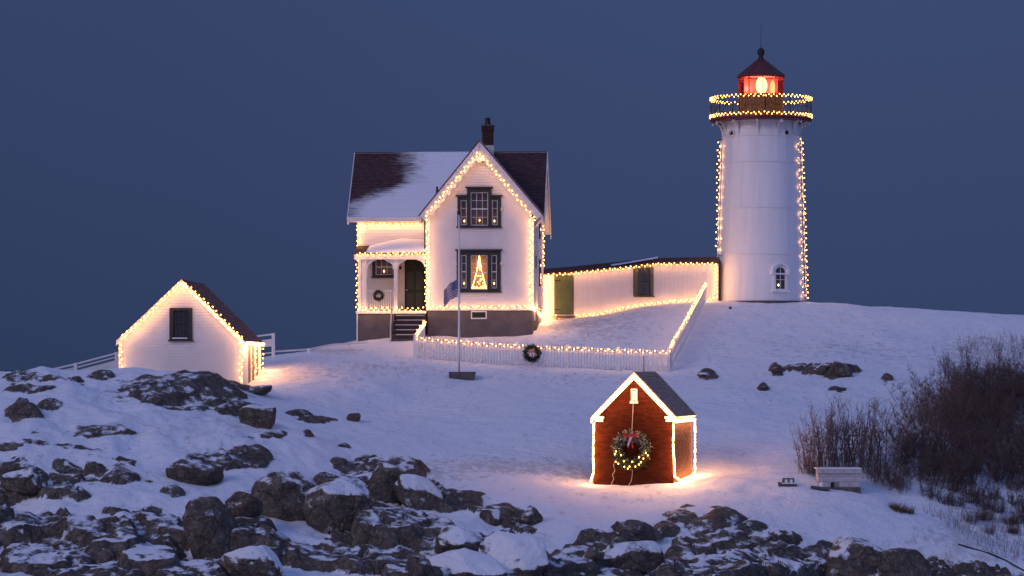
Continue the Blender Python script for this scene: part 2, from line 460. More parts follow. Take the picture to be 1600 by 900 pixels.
CTRL = [  # photo px, photo py, metres from the camera
 (1122,469,150.5),(1189,473,148),(1265,471,150),(1400,482,150),(1500,488,150),(1600,494,149),(1750,505,147),(1950,540,143),
 (560,532,141),(612,532,139),(665,527,139.6),(750,527,139.3),(830,522,139),(850,503,145.5),(895,498,147),(935,494,147.6),(986,481,148),(1050,473,148.8),
 (620,540,137),(648,559,130),(750,567,130),(850,574,130),(950,578,130),(1045,581,130),(1075,520,139.5),(950,530,138),(850,540,136),
 (723,590,127),(560,600,122),(600,640,117.5),(700,650,117),(800,640,118),(900,690,111),(820,700,110.5),(1150,640,119),(1200,600,125),(1300,565,132),(1400,525,140),(1250,510,143),
 (1100,590,128),(990,600,126),
 (925,757,105.3),(990,759,105),(1058,757,104.5),(1090,748,108),(1150,745,106),(880,744,106.5),(1000,735,109),
 (0,584,113),(100,584,112.5),(185,580,112),(280,585,112.5),(340,598,114),(400,606,118),(380,604,121),(200,600,121),(270,604,121),(-200,590,113),(-500,620,112),
 (430,556,133),(480,553,134),(540,542,138),(500,575,126),(450,600,120),(-100,640,106),
 (100,640,105.5),(100,700,100.5),(100,780,94.5),(0,900,86),(250,900,86),(250,700,101),(250,780,94.5),(-200,780,95),(-200,900,86),
 (420,660,109),(420,710,102.5),(400,800,94.5),(400,900,86.5),(550,690,108),(550,740,102.5),(550,830,93.5),(550,900,87),
 (700,735,106),(700,770,100),(700,830,94),(700,900,87.5),(850,770,102.5),(850,820,97),(850,900,88),(1000,795,101),(1000,850,95),(1000,900,90),
 (1150,790,101.5),(1150,830,98),(1150,900,92),(1230,770,103.5),(1310,768,103.8),(1300,820,100.5),(1290,838,99.7),(1290,905,97),
 (1380,790,103),(1430,800,103.5),(1450,848,100.5),(1450,905,98.5),(1560,880,100.5),(1560,920,99.5),(1600,840,104),(1650,880,102),
 (1310,735,107.5),(1300,650,118),(1380,690,112),(1450,760,107),(1500,600,126),(1500,700,115),(1600,545,138),(1600,650,122),(1600,760,110),(1800,640,124),(1800,800,106),(1850,900,99),
 (100,1040,74),(500,1060,74),(900,1060,75),(1300,1090,78),(1700,1060,86),(-300,1030,75)]
cw = np.array([tuple(W(*c)) for c in CTRL])
extra = [(-30,150,6),(-20,165,4),(0,170,6),(20,175,6),(35,170,5),(-45,115,4),(-45,90,1),(48,150,6),(48,115,4),(45,90,1),
         (-25,60,-1.5),(0,58,-1.5),(25,60,-1.5),(-30,130,8.2),(-22,140,8.5),(-12,150,9),(0,160,10.5),(10,160,11.2),(18,160,10.8)]
cw = np.vstack([cw, np.array(extra, float)])
def tps(d2): return np.where(d2 > 1e-9, 0.5*d2*np.log(np.maximum(d2, 1e-9)), 0)
n_ = len(cw); S_ = 20.0
X_ = cw[:, :2]/S_
A_ = np.zeros((n_+3, n_+3)); D2 = ((X_[:, None]-X_[None])**2).sum(-1)
A_[:n_, :n_] = tps(D2)+np.eye(n_)*0.0008
A_[:n_, n_] = 1; A_[:n_, n_+1:] = X_; A_[n_, :n_] = 1; A_[n_+1:, :n_] = X_.T
sol = np.linalg.solve(A_, np.concatenate([cw[:, 2], [0, 0, 0]]))
def base_h(x, y):
    x = np.asarray(x, float)/S_; y = np.asarray(y, float)/S_
    out = sol[n_]+sol[n_+1]*x+sol[n_+2]*y
    for i in range(n_): out = out+sol[i]*tps((x-X_[i, 0])**2+(y-X_[i, 1])**2)
    return out

def grow(a, b, s0, k):
    out = [a]; s_ = s0
    while out[-1] < b: s_ *= k; out.append(out[-1]+s_)
    return out
xs = np.arange(-19, 21.001, 0.055)
xr = grow(21, 62, 0.06, 1.035); xl = [-v-(-19+21-2)*0 for v in grow(19, 62, 0.06, 1.035)]
XS = np.array(sorted(set(xl)) + list(xs[1:-1]) + xr)
YS = [52.0]
while YS[-1] < 200:
    y_ = YS[-1]
    YS.append(y_ + (0.8 if y_ < 78 else 0.085 if y_ < 112 else 0.16 if y_ < 152 else 0.8))
YS = np.array(YS)
GX, GY = np.meshgrid(XS, YS)
# base on a coarse grid, then bilinear (fast)
cx = np.linspace(-64, 64, 260); cy = np.linspace(50, 202, 310)
CGX, CGY = np.meshgrid(cx, cy); CB = base_h(CGX, CGY)
def bil(A, ax, ay, x, y):
    fx = np.clip((x-ax[0])/(ax[1]-ax[0]), 0, len(ax)-1.001); fy = np.clip((y-ay[0])/(ay[1]-ay[0]), 0, len(ay)-1.001)
    i = fx.astype(int); j = fy.astype(int); u = fx-i; v = fy-j
    return (A[j, i]*(1-u)+A[j, i+1]*u)*(1-v)+(A[j+1, i]*(1-u)+A[j+1, i+1]*u)*v
B = bil(CB, cx, cy, GX, GY)
edge = np.maximum(np.maximum(np.abs(GX)-38, 0)/14, np.maximum(GY-165, 0)/22)
B = B*(1-np.clip(edge, 0, 1)**1.2)-3*np.clip(edge, 0, 1)
B = np.maximum(B, -3)
PX = 800+F*GX/GY; PY = HY-F*(B-CZ)/GY
def sst(a, b, x): t = np.clip((x-a)/(b-a), 0, 1); return t*t*(3-2*t)
EX = [-400,0,180,330,400,450,540,620,700,780,860,960,1040,1100,1200,1290,1400,1480,1560,1700]
EY = [585,585,580,590,628,655,690,728,752,778,800,815,800,800,828,838,848,856,872,900]
ey = np.interp(PX, EX, EY)
wob = fbm(GX*0.5, GY*0.35, 3, 5)*22
front = GY < 128
rocky = sst(-6, 26, PY-ey+wob)*front
# how thick the snow lies within the rocky shore
tA = np.interp(PY, [600, 700, 780, 825, 960], [0.0, 0.10, 0.42, 0.98, 1.0])
tB = np.interp(PY, [700, 745, 800, 840, 900], [0.05, 0.5, 0.85, 0.55, 0.6])
tC = np.interp(PY-ey, [0, 15, 50], [0.1, 0.6, 1.0])
wA = sst(400, 300, PX); wC = sst(860, 980, PX)
thin = tA*wA+tC*wC+tB*(1-wA-wC)

def blocks(x, y, size, seed, ax=1.0, ay=0.75):
    u = x*ax/size+fbm(x/size*0.5, y/size*0.5, 2, seed)*0.5; v = y*ay/size+fbm(x/size*0.5+9, y/size*0.5, 2, seed+3)*0.5
    iu = np.floor(u).astype(int); iv = np.floor(v).astype(int)
    f1 = np.full(u.shape, 9.0); f2 = f1.copy(); hh = np.zeros(u.shape)
    def rnd(a, b, k):
        n = (a*73856093 ^ b*19349663 ^ (seed*83492791+k*2654435)) & 0x7fffffff
        n = ((n ^ (n >> 13))*1274126177) & 0x7fffffff
        return ((n ^ (n >> 15)) & 0xffff)/65535.0
    for di in (-1, 0, 1):
        for dj in (-1, 0, 1):
            a = iu+di; b = iv+dj
            sx = a+0.5+(rnd(a, b, 1)-0.5)*0.85; sy = b+0.5+(rnd(a, b, 2)-0.5)*0.85
            dx = u-sx; dy = v-sy; d = np.sqrt(dx*dx+dy*dy)
            h = rnd(a, b, 3)+dx*(rnd(a, b, 4)-0.5)*1.1+dy*(rnd(a, b, 5)-0.3)*1.1
            cl = d < f1
            f2 = np.where(cl, f1, np.minimum(f2, d)); hh = np.where(cl, h, hh); f1 = np.where(cl, d, f1)
    return hh, f2-f1
sel = (rocky > 0.001)
b1 = np.zeros(B.shape); b2 = b1.copy(); c1 = b1.copy(); c2 = b1.copy()
sel = (GY < 152) & (np.abs(GX) < 30)
b1[sel], c1[sel] = blocks(GX[sel], GY[sel], 3.1, 11)
b2[sel], c2[sel] = blocks(GX[sel], GY[sel], 0.95, 23)
rockz = B+rocky*((b1-0.55)*0.85+(b2-0.5)*0.20+fbm(GX*1.3, GY*1.3, 4, 31)*0.18+(0.5-np.abs(fbm(GX*0.42+GY*0.22, GY*0.95-GX*0.30, 4, 63))*2.2)*0.26-0.30*(1-sst(0, 0.16, c1))-0.12*(1-sst(0, 0.2, c2)))
# snow lying over it
sm = fbm(GX*0.35, GY*0.25, 3, 44)
snowz = B+0.30+sm*0.16*(0.35+rocky)
snowz = snowz+rocky*(0.16-0.56*thin+sm*0.20+fbm(GX*1.1, GY*0.8, 3, 71)*0.16)
snowz = snowz + fbm(GX*0.30, GY*0.20, 3, 88)*0.15*sst(150, 137, GY)*(1-np.exp(-((GY-130)/5.0)**2))+(0.5-np.abs(fbm(GX*0.16+GY*0.05, GY*0.30, 3, 89))*1.6)*0.10*sst(126, 118, GY) + fbm(GX*0.9, GY*0.5, 3, 91)*0.045 + fbm(GX*3.1, GY*1.6, 3, 92)*0.016
# named bare patches: centre, half sizes in photo pixels, height in metres
PATCH = [(283,612,104,20,.42),(318,634,52,11,.22),(72,597,36,8,.3),(158,588,22,5,.2),(35,592,30,7,.2),(58,616,40,5,.2),(38,651,30,13,.5),(78,642,22,8,.2),
 (155,677,52,6,.18),(12,706,18,4,.12),(108,721,24,7,.3),(187,741,30,11,.45),(350,714,52,11,.35),(404,714,20,9,.3),(270,765,22,8,.2),
 (45,748,38,17,.5),(62,767,20,7,.25),(48,806,46,14,.5),(30,735,40,12,.35),(5,730,12,12,.3),(105,700,60,4,.1),(232,788,22,5,.15),
 (360,646,20,6,.2),(500,652,32,5,.18),(470,645,20,4,.15),(430,693,20,5,.15),(482,694,14,5,.18),(540,696,14,5,.16),(385,640,45,6,.15),
 (1305,578,20,9,.4),(1215,575,12,6,.3),(1250,573,18,5,.2),(1308,608,16,4,.15),(1103,583,14,6,.28),(1388,588,9,5,.25),(1193,604,9,5,.3),
 (1115,587,7,4,.15),(1120,812,50,9,.2),(1172,823,26,7,.2),(1135,843,22,5,.15),(1120,795,14,3,.1),(1075,793,14,3,.08),(1065,806,26,8,.2),(1045,818,22,7,.2),
 (1065,846,24,14,.4),(1095,838,25,9,.25),(1230,840,30,6,.2),(240,820,60,28,.4),(110,825,40,26,.3),(130,860,70,28,.4),(560,727,40,6,.25),(600,735,50,8,.3),(735,770,22,8,.3),(700,770,26,10,.3)]
for (qx, qy, rx, ry, hb) in PATCH:
    yy = 110.0
    win = (np.abs(PX-qx) < rx*1.6) & (np.abs(PY-qy) < ry*2.4+25)
    if not win.any(): continue
    gx, gy, bx = GX[win], GY[win], B[win]
    shift = 0.35*hb*F/gy
    rr_ = np.sqrt(((PX[win]-qx)/rx)**2+((PY[win]-qy-shift)/(ry*1.05))**2)+fbm(gx*1.4, gy*0.9, 3, int(qx))*(0.30 if hb > .4 else 0.55)
    dome = np.sqrt(np.clip(1-rr_**2, 0, 1))
    on = rr_ < 1
    nz_ = fbm(gx*1.6, gy*1.6, 4, 37)*0.10
    nz_ = nz_+0.25*(b2[win]-0.5)*min(1, hb*2)*(0.35 if qx in (283, 318) else 1.0)
    rz = np.where(rr_ < 1.4, snowz[win]-0.02-0.25*np.clip(rr_-1, 0, 1)+hb*(dome*0.45+0.35*dome**2)+nz_*dome, rockz[win])
    rockz[win] = np.maximum(rockz[win], rz)
# jointed bedrock ledges: flat snow dusted tops that break off steeply towards the water
LEDGE = [(1296,577,46,8,.40,.05),(1232,574,26,5,.22,.0),(1262,571,20,5,.2,0),(60,806,62,16,.55,-.5),(28,758,40,14,.5,-.3),(120,815,40,22,.7,.3),(172,832,46,26,.8,-.2),(60,862,70,24,.6,.1),(225,850,52,26,.7,.15),(268,812,60,15,.6,.05),(150,885,80,24,.6,0),(300,882,60,22,.6,.2),
 (20,900,60,20,.5,0),(380,830,50,24,.6,.1),(430,852,44,18,.4,.2),(500,858,60,16,.35,.1),(590,862,70,18,.4,-.1),(612,818,62,26,.8,.05),(665,820,48,20,.6,.1),(540,748,56,14,.5,.15),(610,738,60,10,.45,.1),(660,757,40,12,.5,.4),
 (700,850,60,20,.5,0),(650,884,60,18,.5,.1),(760,832,48,10,.3,.1),(900,870,60,16,.4,.1),(1130,880,76,24,.7,.05),(1190,862,70,20,.6,.1),(1085,868,30,22,.6,.5),(1240,872,60,26,.8,.1),(1300,870,60,24,.8,.1),
 (1400,878,70,24,.8,.12),(1480,890,70,22,.8,.18),(1440,872,56,14,.6,.15),(1530,890,50,14,.6,.3),(1590,905,50,16,.6,.3),(1560,905,70,18,.7,.25),(1110,832,60,9,.3,.1),(975,850,60,12,.35,.1),(1190,842,60,8,.3,.1),(200,795,40,8,.3,.1),(340,790,50,10,.4,.1),(100,770,44,8,.3,-.1)]
LM = np.zeros(B.shape)
for n_l, (qx, qy, rx, ry, hb, sk) in enumerate(LEDGE):
    win = (np.abs(PX-qx) < rx*1.7) & (np.abs(PY-qy) < ry*2.6+45)
    if not win.any(): continue
    gx, gy = GX[win], GY[win]
    dx = (PX[win]-qx)/rx; dy = (PY[win]-qy-0.30*hb*F/gy)/ry-dx*sk
    rr_ = (np.abs(dx)**3+np.abs(dy)**3)**(1/3)+fbm(gx*0.9, gy*0.8, 4, 300+n_l)*0.42+fbm(gx*3.0, gy*2.6, 2, 200+n_l)*0.08
    plat = np.clip((1-rr_)*4.0, 0, 1)**0.7
    cr_ = 1-np.abs(fbm(gx*0.8+gy*.3, gy*0.55, 3, 400+n_l))*9
    rz = snowz[win]-0.10-0.3*np.clip(rr_-1, 0, 1)+(hb*0.75+0.10)*plat*(1+0.22*dy)+fbm(gx*1.8, gy*1.5, 4, 77)*0.07*plat-0.16*np.clip(cr_, 0, 1)*plat
    up_ = rz > rockz[win]
    rockz[win] = np.maximum(rockz[win], rz)
    LM[win] = np.maximum(LM[win], plat*up_)
diff = snowz-rockz
H = np.maximum(rockz, snowz)-0.30*(1-rocky*0.0)
SN = sst(-0.06, 0.10, diff)
# steep rock sheds its snow, small ledges keep some
gyx = np.gradient(H, axis=1)/np.gradient(GX, axis=1); gyy = np.gradient(H, axis=0)/np.gradient(GY, axis=0)
slope = np.sqrt(gyx**2+gyy**2)
powder = rocky*sst(1.0, 0.3, slope)*(0.42+0.22*fbm(GX*0.8, GY*0.8, 3, 55))
powder = np.maximum(powder, LM*sst(0.75, 0.2, slope)*(0.62+0.60*fbm(GX*0.5, GY*0.4, 3, 56)))
SN = np.maximum(SN, powder)*(1-0.75*sst(0.9, 1.7, slope)*front)
SN = np.where(rocky < 0.01, np.maximum(SN, 0.0), SN)
DI = np.zeros(B.shape)
for (qx, qy, rx, ry, a) in [(930,512,110,30,.55),(880,545,40,10,.5),(1120,545,30,60,.25),(800,735,180,16,.75),(700,740,80,22,.6),(1000,770,200,18,.25),(480,585,150,25,.35),
        (600,575,120,20,.4),(520,548,60,6,.9),(900,590,150,12,.3),(330,680,120,25,.3),(1330,545,160,25,.35),(1250,600,120,40,.2),(1530,560,90,40,.7),(1530,830,100,60,.8),(900,745,60,8,.8)]:
    DI = np.maximum(DI, a*np.clip(1.3-np.sqrt(((PX-qx)/rx)**2+((PY-qy)/ry)**2), 0, 1))

nr, nc = H.shape
me = bpy.data.meshes.new('snowy_ground')
co_ = np.stack([GX, GY, H], -1).reshape(-1, 3).astype(np.float32)
me.vertices.add(nr*nc); me.vertices.foreach_set('co', co_.ravel())
ii = (np.arange(nr-1)[:, None]*nc+np.arange(nc-1)[None]).ravel()
quads = np.stack([ii, ii+1, ii+nc+1, ii+nc], -1).astype(np.int32)
me.loops.add(quads.size); me.loops.foreach_set('vertex_index', quads.ravel())
me.polygons.add(len(quads)); me.polygons.foreach_set('loop_start', np.arange(len(quads), dtype=np.int32)*4)
me.update(calc_edges=True)
me.polygons.foreach_set('use_smooth', np.ones(len(quads), bool))
for nm, arr in (('snow', SN), ('dirt', DI)):
    at_ = me.attributes.new(nm, 'FLOAT', 'POINT'); at_.data.foreach_set('value', arr.astype(np.float32).ravel())
me.materials.append(GROUND)
go = bpy.data.objects.new('ground', me); sc.collection.objects.link(go)
tag(go, 'snow covered rocky island ground with bare granite showing through', kind='structure')

def gh(x, y):
    i = int(np.clip(np.searchsorted(XS, x)-1, 0, nc-2)); j = int(np.clip(np.searchsorted(YS, y)-1, 0, nr-2))
    u = (x-XS[i])/(XS[i+1]-XS[i]); v = (y-YS[j])/(YS[j+1]-YS[j])
    return float((H[j, i]*(1-u)+H[j, i+1]*u)*(1-v)+(H[j+1, i]*(1-u)+H[j+1, i+1]*u)*v)
def gpt(px, py, y0=80.0):
    y = y0
    while y < 160:
        p = W(px, py, y)
        if gh(p.x, y) >= p.z: return Vector((p.x, y, gh(p.x, y)))
        y += 0.1
    return W(px, py, 130)

# sea
sm_, st, sb_ = newmat('sea_water')
sb_.inputs['Base Color'].default_value = (0.01, 0.022, 0.05, 1); sb_.inputs['Roughness'].default_value = 0.35
n1 = st.nodes.new('ShaderNodeTexNoise'); n1.inputs['Scale'].default_value = 0.35; n1.inputs['Detail'].default_value = 6
g1 = st.nodes.new('ShaderNodeNewGeometry'); st.links.new(g1.outputs['Position'], n1.inputs['Vector'])
bp1 = st.nodes.new('ShaderNodeBump'); bp1.inputs['Distance'].default_value = 0.6; bp1.inputs['Strength'].default_value = 0.7
st.links.new(n1.outputs[0], bp1.inputs['Height']); st.links.new(bp1.outputs[0], sb_.inputs['Normal'])
sea = MB().poly([(-9000, -3000, 0), (9000, -3000, 0), (9000, 14000, 0), (-9000, 14000, 0)]).obj('sea', sm_)
tag(sea, 'dark blue sea behind the island', kind='structure')

# ---------------------------------------------------------------- warm bulbs
BULB = emis('lit_bulb', (1.0, 0.37, 0.075), 15.0)
ROPE = emis('lit_rope_tube', (1.0, 0.36, 0.09), 20.0)
FLAME = emis('candle_flame', (1.0, 0.55, 0.16), 7.0)
def bulb_mesh(r=0.026, h=0.038):
    b = MB(); b.lathe([(0.012, -h), (r*0.7, -h*0.6), (r, 0), (r*0.75, h*0.6), (0.004, h)], 7, cap=True)
    return b.mesh('bulb', BULB, True)
BM = bulb_mesh()
BMS = bulb_mesh(0.021, 0.028)
LD = {}
def lamp(parent, loc, power, radius=0.06, col=LAMP):
    k = (round(power, 3), radius, col)
    if k not in LD:
        l = bpy.data.lights.new('bulb_glow', 'POINT'); l.energy = power*POW; l.shadow_soft_size = radius; l.color = col; LD[k] = l
    o = bpy.data.objects.new('bulb_glow', LD[k]); sc.collection.objects.link(o); o.parent = parent; o.location = loc
    return o
SR = random.Random(3)
def lights(label, pts, spacing=0.15, amp=0.045, every=3, power=2.0, off=(0, -0.19, 0), group='strings of warm outline lights', bm=None, lamps=True):
    """one light string: wire + bulbs hung along a run of world points"""
    pts = [Vector(p) for p in pts]
    t = thing('string_lights', label, 'string lights', pts[0], 0, group)
    o0 = pts[0]
    seg = [(pts[i], pts[i+1]) for i in range(len(pts)-1)]
    L = sum((b-a).length for a, b in seg); n = max(3, int(L/spacing)); n = min(n, 300)
    wire = []; k = 0
    off = Vector(off)*1.35
    for i in range(n):
        d = L*(i+0.5)/n+SR.uniform(-0.25, 0.25)*spacing
        acc = 0
        for a, b in seg:
            l = (b-a).length
            if d <= acc+l or (a, b) == seg[-1]:
                f = min(1, max(0, (d-acc)/l)); p = a.lerp(b, f); dr = (b-a)/l; break
            acc += l
        perp = dr.cross(Vector((0, 1, 0)))
        if perp.length < 0.1: perp = Vector((0, 0, 1))
        perp.normalize()
        q = p+perp*(amp*(1 if i % 2 else -1)*SR.uniform(0.4, 1.2))-o0
        wire.append(p-o0+perp*SR.uniform(-0.3, 0.3)*amp)
        inst('bulb', bm or BM, t, q, (SR.uniform(-1, 1), SR.uniform(-1, 1), 0))
        if lamps and i % every == every//2:
            lamp(t, p-o0+off, power)
    if len(wire) > 1: MB().tube(wire, 0.008, 4).obj('wire', WIREM, t)
    return t

# ---------------------------------------------------------------- windows
def window(parent, fr, w_, r_out, r_sash, cols, rows, casing=DARKG, sash=SASHM, split=None, room=ROOM, deep=0.5, name='window'):
    """r_out, r_sash = (u0,u1,z0,z1) in local metres; glass fills r_sash"""
    u0, u1, z0, z1 = r_out; a0, a1, b0, b1 = r_sash
    m = MB()
    m.box(u0, a0, w_-0.05, w_+0.05, z0, z1); m.box(a1, u1, w_-0.05, w_+0.05, z0, z1)
    m.box(a0, a1, w_-0.047, w_+0.05, b1, z1); m.box(a0, a1, w_-0.047, w_+0.05, z0, b0)
    m.box(u0-0.05, u1+0.05, w_-0.10, w_-0.045, z0-0.06, z0+0.005)
    wn = m.obj(name, casing, parent)
    s_ = MB(); t_ = 0.035
    ya, yb = w_-0.005, w_+0.04
    s_.box(a0, a0+t_, ya, yb, b0, b1); s_.box(a1-t_, a1, ya, yb, b0, b1)
    s_.box(a0+t_, a1-t_, ya, yb, b0, b0+t_); s_.box(a0+t_, a1-t_, ya, yb, b1-t_, b1)
    for c in range(1, cols):
        uu = a0+(a1-a0)*c/cols; s_.box(uu-0.009, uu+0.009, ya+0.008, yb, b0+t_, b1-t_)
    for r_ in range(1, rows):
        zz = b0+(b1-b0)*r_/rows; th = 0.026 if (rows % 2 == 0 and r_ == rows//2) else 0.009
        s_.box(a0+t_, a1-t_, ya+0.004, yb, zz-th, zz+th)
    s_.obj('sash', sash, wn)
    for c in range(cols):
        for r_ in range(rows):
            p0, p1 = a0+(a1-a0)*c/cols, a0+(a1-a0)*(c+1)/cols; q0, q1 = b0+(b1-b0)*r_/rows, b0+(b1-b0)*(r_+1)/rows
            MB().poly([(p0, w_+0.025, q0), (p1, w_+0.025, q0), (p1, w_+0.025, q1), (p0, w_+0.025, q1)]).obj('pane', GLASS, wn)
    if room:
        i = MB(); d0, d1 = w_+0.055, w_+deep; e_ = 0.04
        i.poly([(a0-e_, d1, b0-e_), (a1+e_, d1, b0-e_), (a1+e_, d1, b1+e_), (a0-e_, d1, b1+e_)])
        for (p, q) in (((a0-e_, b0-e_), (a1+e_, b0-e_)), ((a1+e_, b0-e_), (a1+e_, b1+e_)), ((a1+e_, b1+e_), (a0-e_, b1+e_)), ((a0-e_, b1+e_), (a0-e_, b0-e_))):
            i.poly([(p[0], d0, p[1]), (q[0], d0, q[1]), (q[0], d1, q[1]), (p[0], d1, p[1])])
        i.obj('room_recess', room, wn)
    return wn

def rect(fr, x0, x1, y0, y1, w_=0.0):
    """photo rectangle -> local (u0,u1,z0,z1) on the plane w"""
    a = fr.at((x0+x1)/2, (y0+y1)/2, w_)
    ul = fr.at(x0, (y0+y1)/2, w_)[0]; ur = fr.at(x1, (y0+y1)/2, w_)[0]
    zt = fr.at((x0+x1)/2, y0, w_)[1]; zb = fr.at((x0+x1)/2, y1, w_)[1]
    return (ul, ur, zb, zt)

def candle(fr, px, py, w_, label, power=0.6):
    u, z = fr.at(px, py, w_); p = fr.world(u, w_, z-0.14)
    t = thing('electric_candle', label, 'candle', p, 0, 'electric candles in the windows')
    MB().lathe([(0.02, -0.12), (0.02, 0.09)], 8, cap=True).obj('stem', TRIM, t)
    MB().lathe([(0.035, -0.13), (0.035, -0.115)], 8, cap=True).obj('base', TRIM, t)
    MB().lathe([(0.008, 0.09), (0.030, 0.12), (0.034, 0.15), (0.018, 0.19), (0.002, 0.215)], 8, cap=True).obj('flame', FLAME, t, True)
    lamp(t, (0, 0.02, 0.2), power, 0.04, (1.0, 0.45, 0.14))

def Wf(fr, px, py, w_): u, z = fr.at(px, py, w_); return fr.world(u, w_, z)

def soffit_slab(m, pts, vec): m.prism(pts, vec)

# ================================================================ keeper's house
H_ = Frame(665, 527, 139.6, 3.3)
hs = H_.thing('keepers_house', 'white clapboard keeper\'s house with steep cross gable outlined in warm lights', 'house')
at = H_.at
uL = at(667, 480)[0]; uR = at(833, 480)[0]; zF = at(750, 481)[1]; zE = at(750, 341)[1]; zP = at(749, 229)[1]
uC = (uL+uR)/2
D1 = 1.6      # main front wall lies this far behind the gable front
D2_ = 7.0     # rear wall
# openings in the gable front
up_o = rect(H_, 729.6, 768.2, 294.4, 354.3); up_s = rect(H_, 735.5, 762.8, 300.5, 352.5)
upl_o = rect(H_, 714.8, 729.4, 307, 354.3); upl_s = rect(H_, 719.8, 727.8+1.5, 312.7, 351.8)
upr_o = rect(H_, 768.4, 783, 307, 354.3); upr_s = rect(H_, 768.9, 777.7, 312.7, 351.8)
lo_o = rect(H_, 729.6, 767, 392.3, 455.2); lo_s = rect(H_, 735.5, 761.8, 398.6, 453)
lol_o = rect(H_, 713.7, 729.4, 392.3, 455.2); lol_s = rect(H_, 721, 729.0, 398.6, 450.6)
lor_o = rect(H_, 767.2, 782.3, 392.3, 455.2); lor_s = rect(H_, 767.8, 776.4, 398.6, 450.6)
def sh(r_, g=0.02): return (r_[0]+g, r_[1]-g, r_[2]+g, r_[3]-g)
holes = [sh(r_) for r_ in (up_o, upl_o, upr_o, lo_o, lol_o, lor_o)]
PT = 0.128
m = MB()
m.courses((0, 0, 0), (1, 0, 0), (0, 0, 1), (0, -1, 0), [(uL, zF), (uR, zF), (uR, zE), (uC, zP), (uL, zE)], PT, 0.030, holes)
m.courses((uR, 0, 0), (0, 1, 0), (0, 0, 1), (1, 0, 0), [(0, zF), (D1, zF), (D1, zE), (0, zE)], PT, 0.024)
m.courses((uL, 0, 0), (0, 1, 0), (0, 0, 1), (-1, 0, 0), [(0, zF), (D1, zF), (D1, zE), (0, zE)], PT, 0.024)
m.obj('gable_wall', WHITE, hs)
# main block walls
mL = at(559.5, 370, D1)[0]; mR = at(839.5, 400, D1)[0]; mzE = at(600, 347, D1)[1]
rz = at(700, 237.5, 4.3)[1]
m = MB()
up_z = at(600, 398, D1)[1]
m.courses((0, D1, 0), (1, 0, 0), (0, 0, 1), (0, -1, 0), [(mL, up_z), (uL, up_z), (uL, mzE), (mL, mzE)], PT, 0.030, [])
m.courses((0, D1, 0), (1, 0, 0), (0, 0, 1), (0, -1, 0), [(uR, zF), (mR, zF), (mR, mzE), (uR, mzE)], PT, 0.030, [])
endp = [(D1, zF), (D2_, zF), (D2_, mzE), (4.3, rz-0.25), (D1, mzE)]
m.courses((mR, 0, 0), (0, 1, 0), (0, 0, 1), (1, 0, 0), endp, PT, 0.024)
m.courses((mL, 0, 0), (0, 1, 0), (0, 0, 1), (-1, 0, 0), endp, PT, 0.024)
m.courses((0, D2_, 0), (1, 0, 0), (0, 0, 1), (0, 1, 0), [(mL, zF), (mR, zF), (mR, mzE), (mL, mzE)], PT, 0.024)
m.obj('main_wall', WHITE, hs)
# corner boards
for bx_ in ((uL-0.02, uL+0.14, -0.045, 0.1, zF, zE+0.05), (uR-0.14, uR+0.038, -0.045, 0.1, zF, zE+0.05), (mL-0.036, mL+0.12, D1-0.045, D1+0.1, up_z, mzE),
            (mR-0.1, mR+0.036, D2_-0.1, D2_+0.036, zF, mzE), (mR-0.1, mR+0.036, D1-0.045, D1+0.1, zF, mzE)):
    MB().box(*bx_).obj('corner_board', TRIM, hs)
m = MB(); m.box(uL-0.03, uR+0.03, -0.06, -0.0, zF-0.12, zF+0.06); m.obj('water_table', TRIM, hs)
# foundation
m = MB(); m.box(uL+0.03, uR-0.03, 0.02, D1, -1.2, zF-0.1)
m.box(mL+0.05, uL+0.03, D1+0.02, D2_-0.05, -1.5, zF); m.box(uL+0.03, mR-0.04, D1+0.001, D2_-0.05, -1.5, zF-0.02)
fo = m.obj('foundation', GREYF, hs)
cr = rect(H_, 736, 760.5, 486, 498.5)
m = MB(); 
m.box(cr[0], cr[1], -0.03, 0.019, cr[3]-0.05, cr[3]); m.box(cr[0], cr[1], -0.03, 0.019, cr[2], cr[2]+0.06)
m.box(cr[0], cr[0]+0.05, -0.03, 0.019, cr[2]+0.06, cr[3]-0.05); m.box(cr[1]-0.05, cr[1], -0.03, 0.019, cr[2]+0.06, cr[3]-0.05)
cf = m.obj('cellar_window', TRIM, hs)
MB().box(cr[0]+0.05, cr[1]-0.05, 0.0, 0.015, cr[2]+0.06, cr[3]-0.05).obj('pane', DOORD, cf)
# windows of the gable front
for (o_, s_, c, r_) in ((up_o, up_s, 3, 4), (upl_o, upl_s, 1, 3), (upr_o, upr_s, 1, 3), (lo_o, lo_s, 3, 4), (lol_o, lol_s, 1, 4), (lor_o, lor_s, 1, 4)):
    window(hs, H_, -0.02, o_, s_, c, r_, sash=TRIM)
# cornices over the windows and bracket ends
for (x0, x1, y, ) in ((712.5, 731, 306), (766.5, 785.5, 306), (727.5, 770.5, 293), (711.5, 785, 391)):
    a = rect(H_, x0, x1, y-1.4, y+1.2); MB().box(a[0], a[1], -0.17, -0.02, a[2], a[3]).obj('window_cornice', DARKG, hs)
for (x, y) in ((713.6, 327.5), (784, 327.5), (712.5, 412), (783.5, 412)):
    a = rect(H_, x-1.6, x+1.6, y-2, y+2); mm = MB(); mm.box(a[0], a[1], -0.12, -0.02, a[2], a[3]); mm.box(a[0]+.02, a[1]-.02, -0.14, -0.02, a[3], a[3]+.03)
    mm.obj('shutter_hook', TRIM, hs)
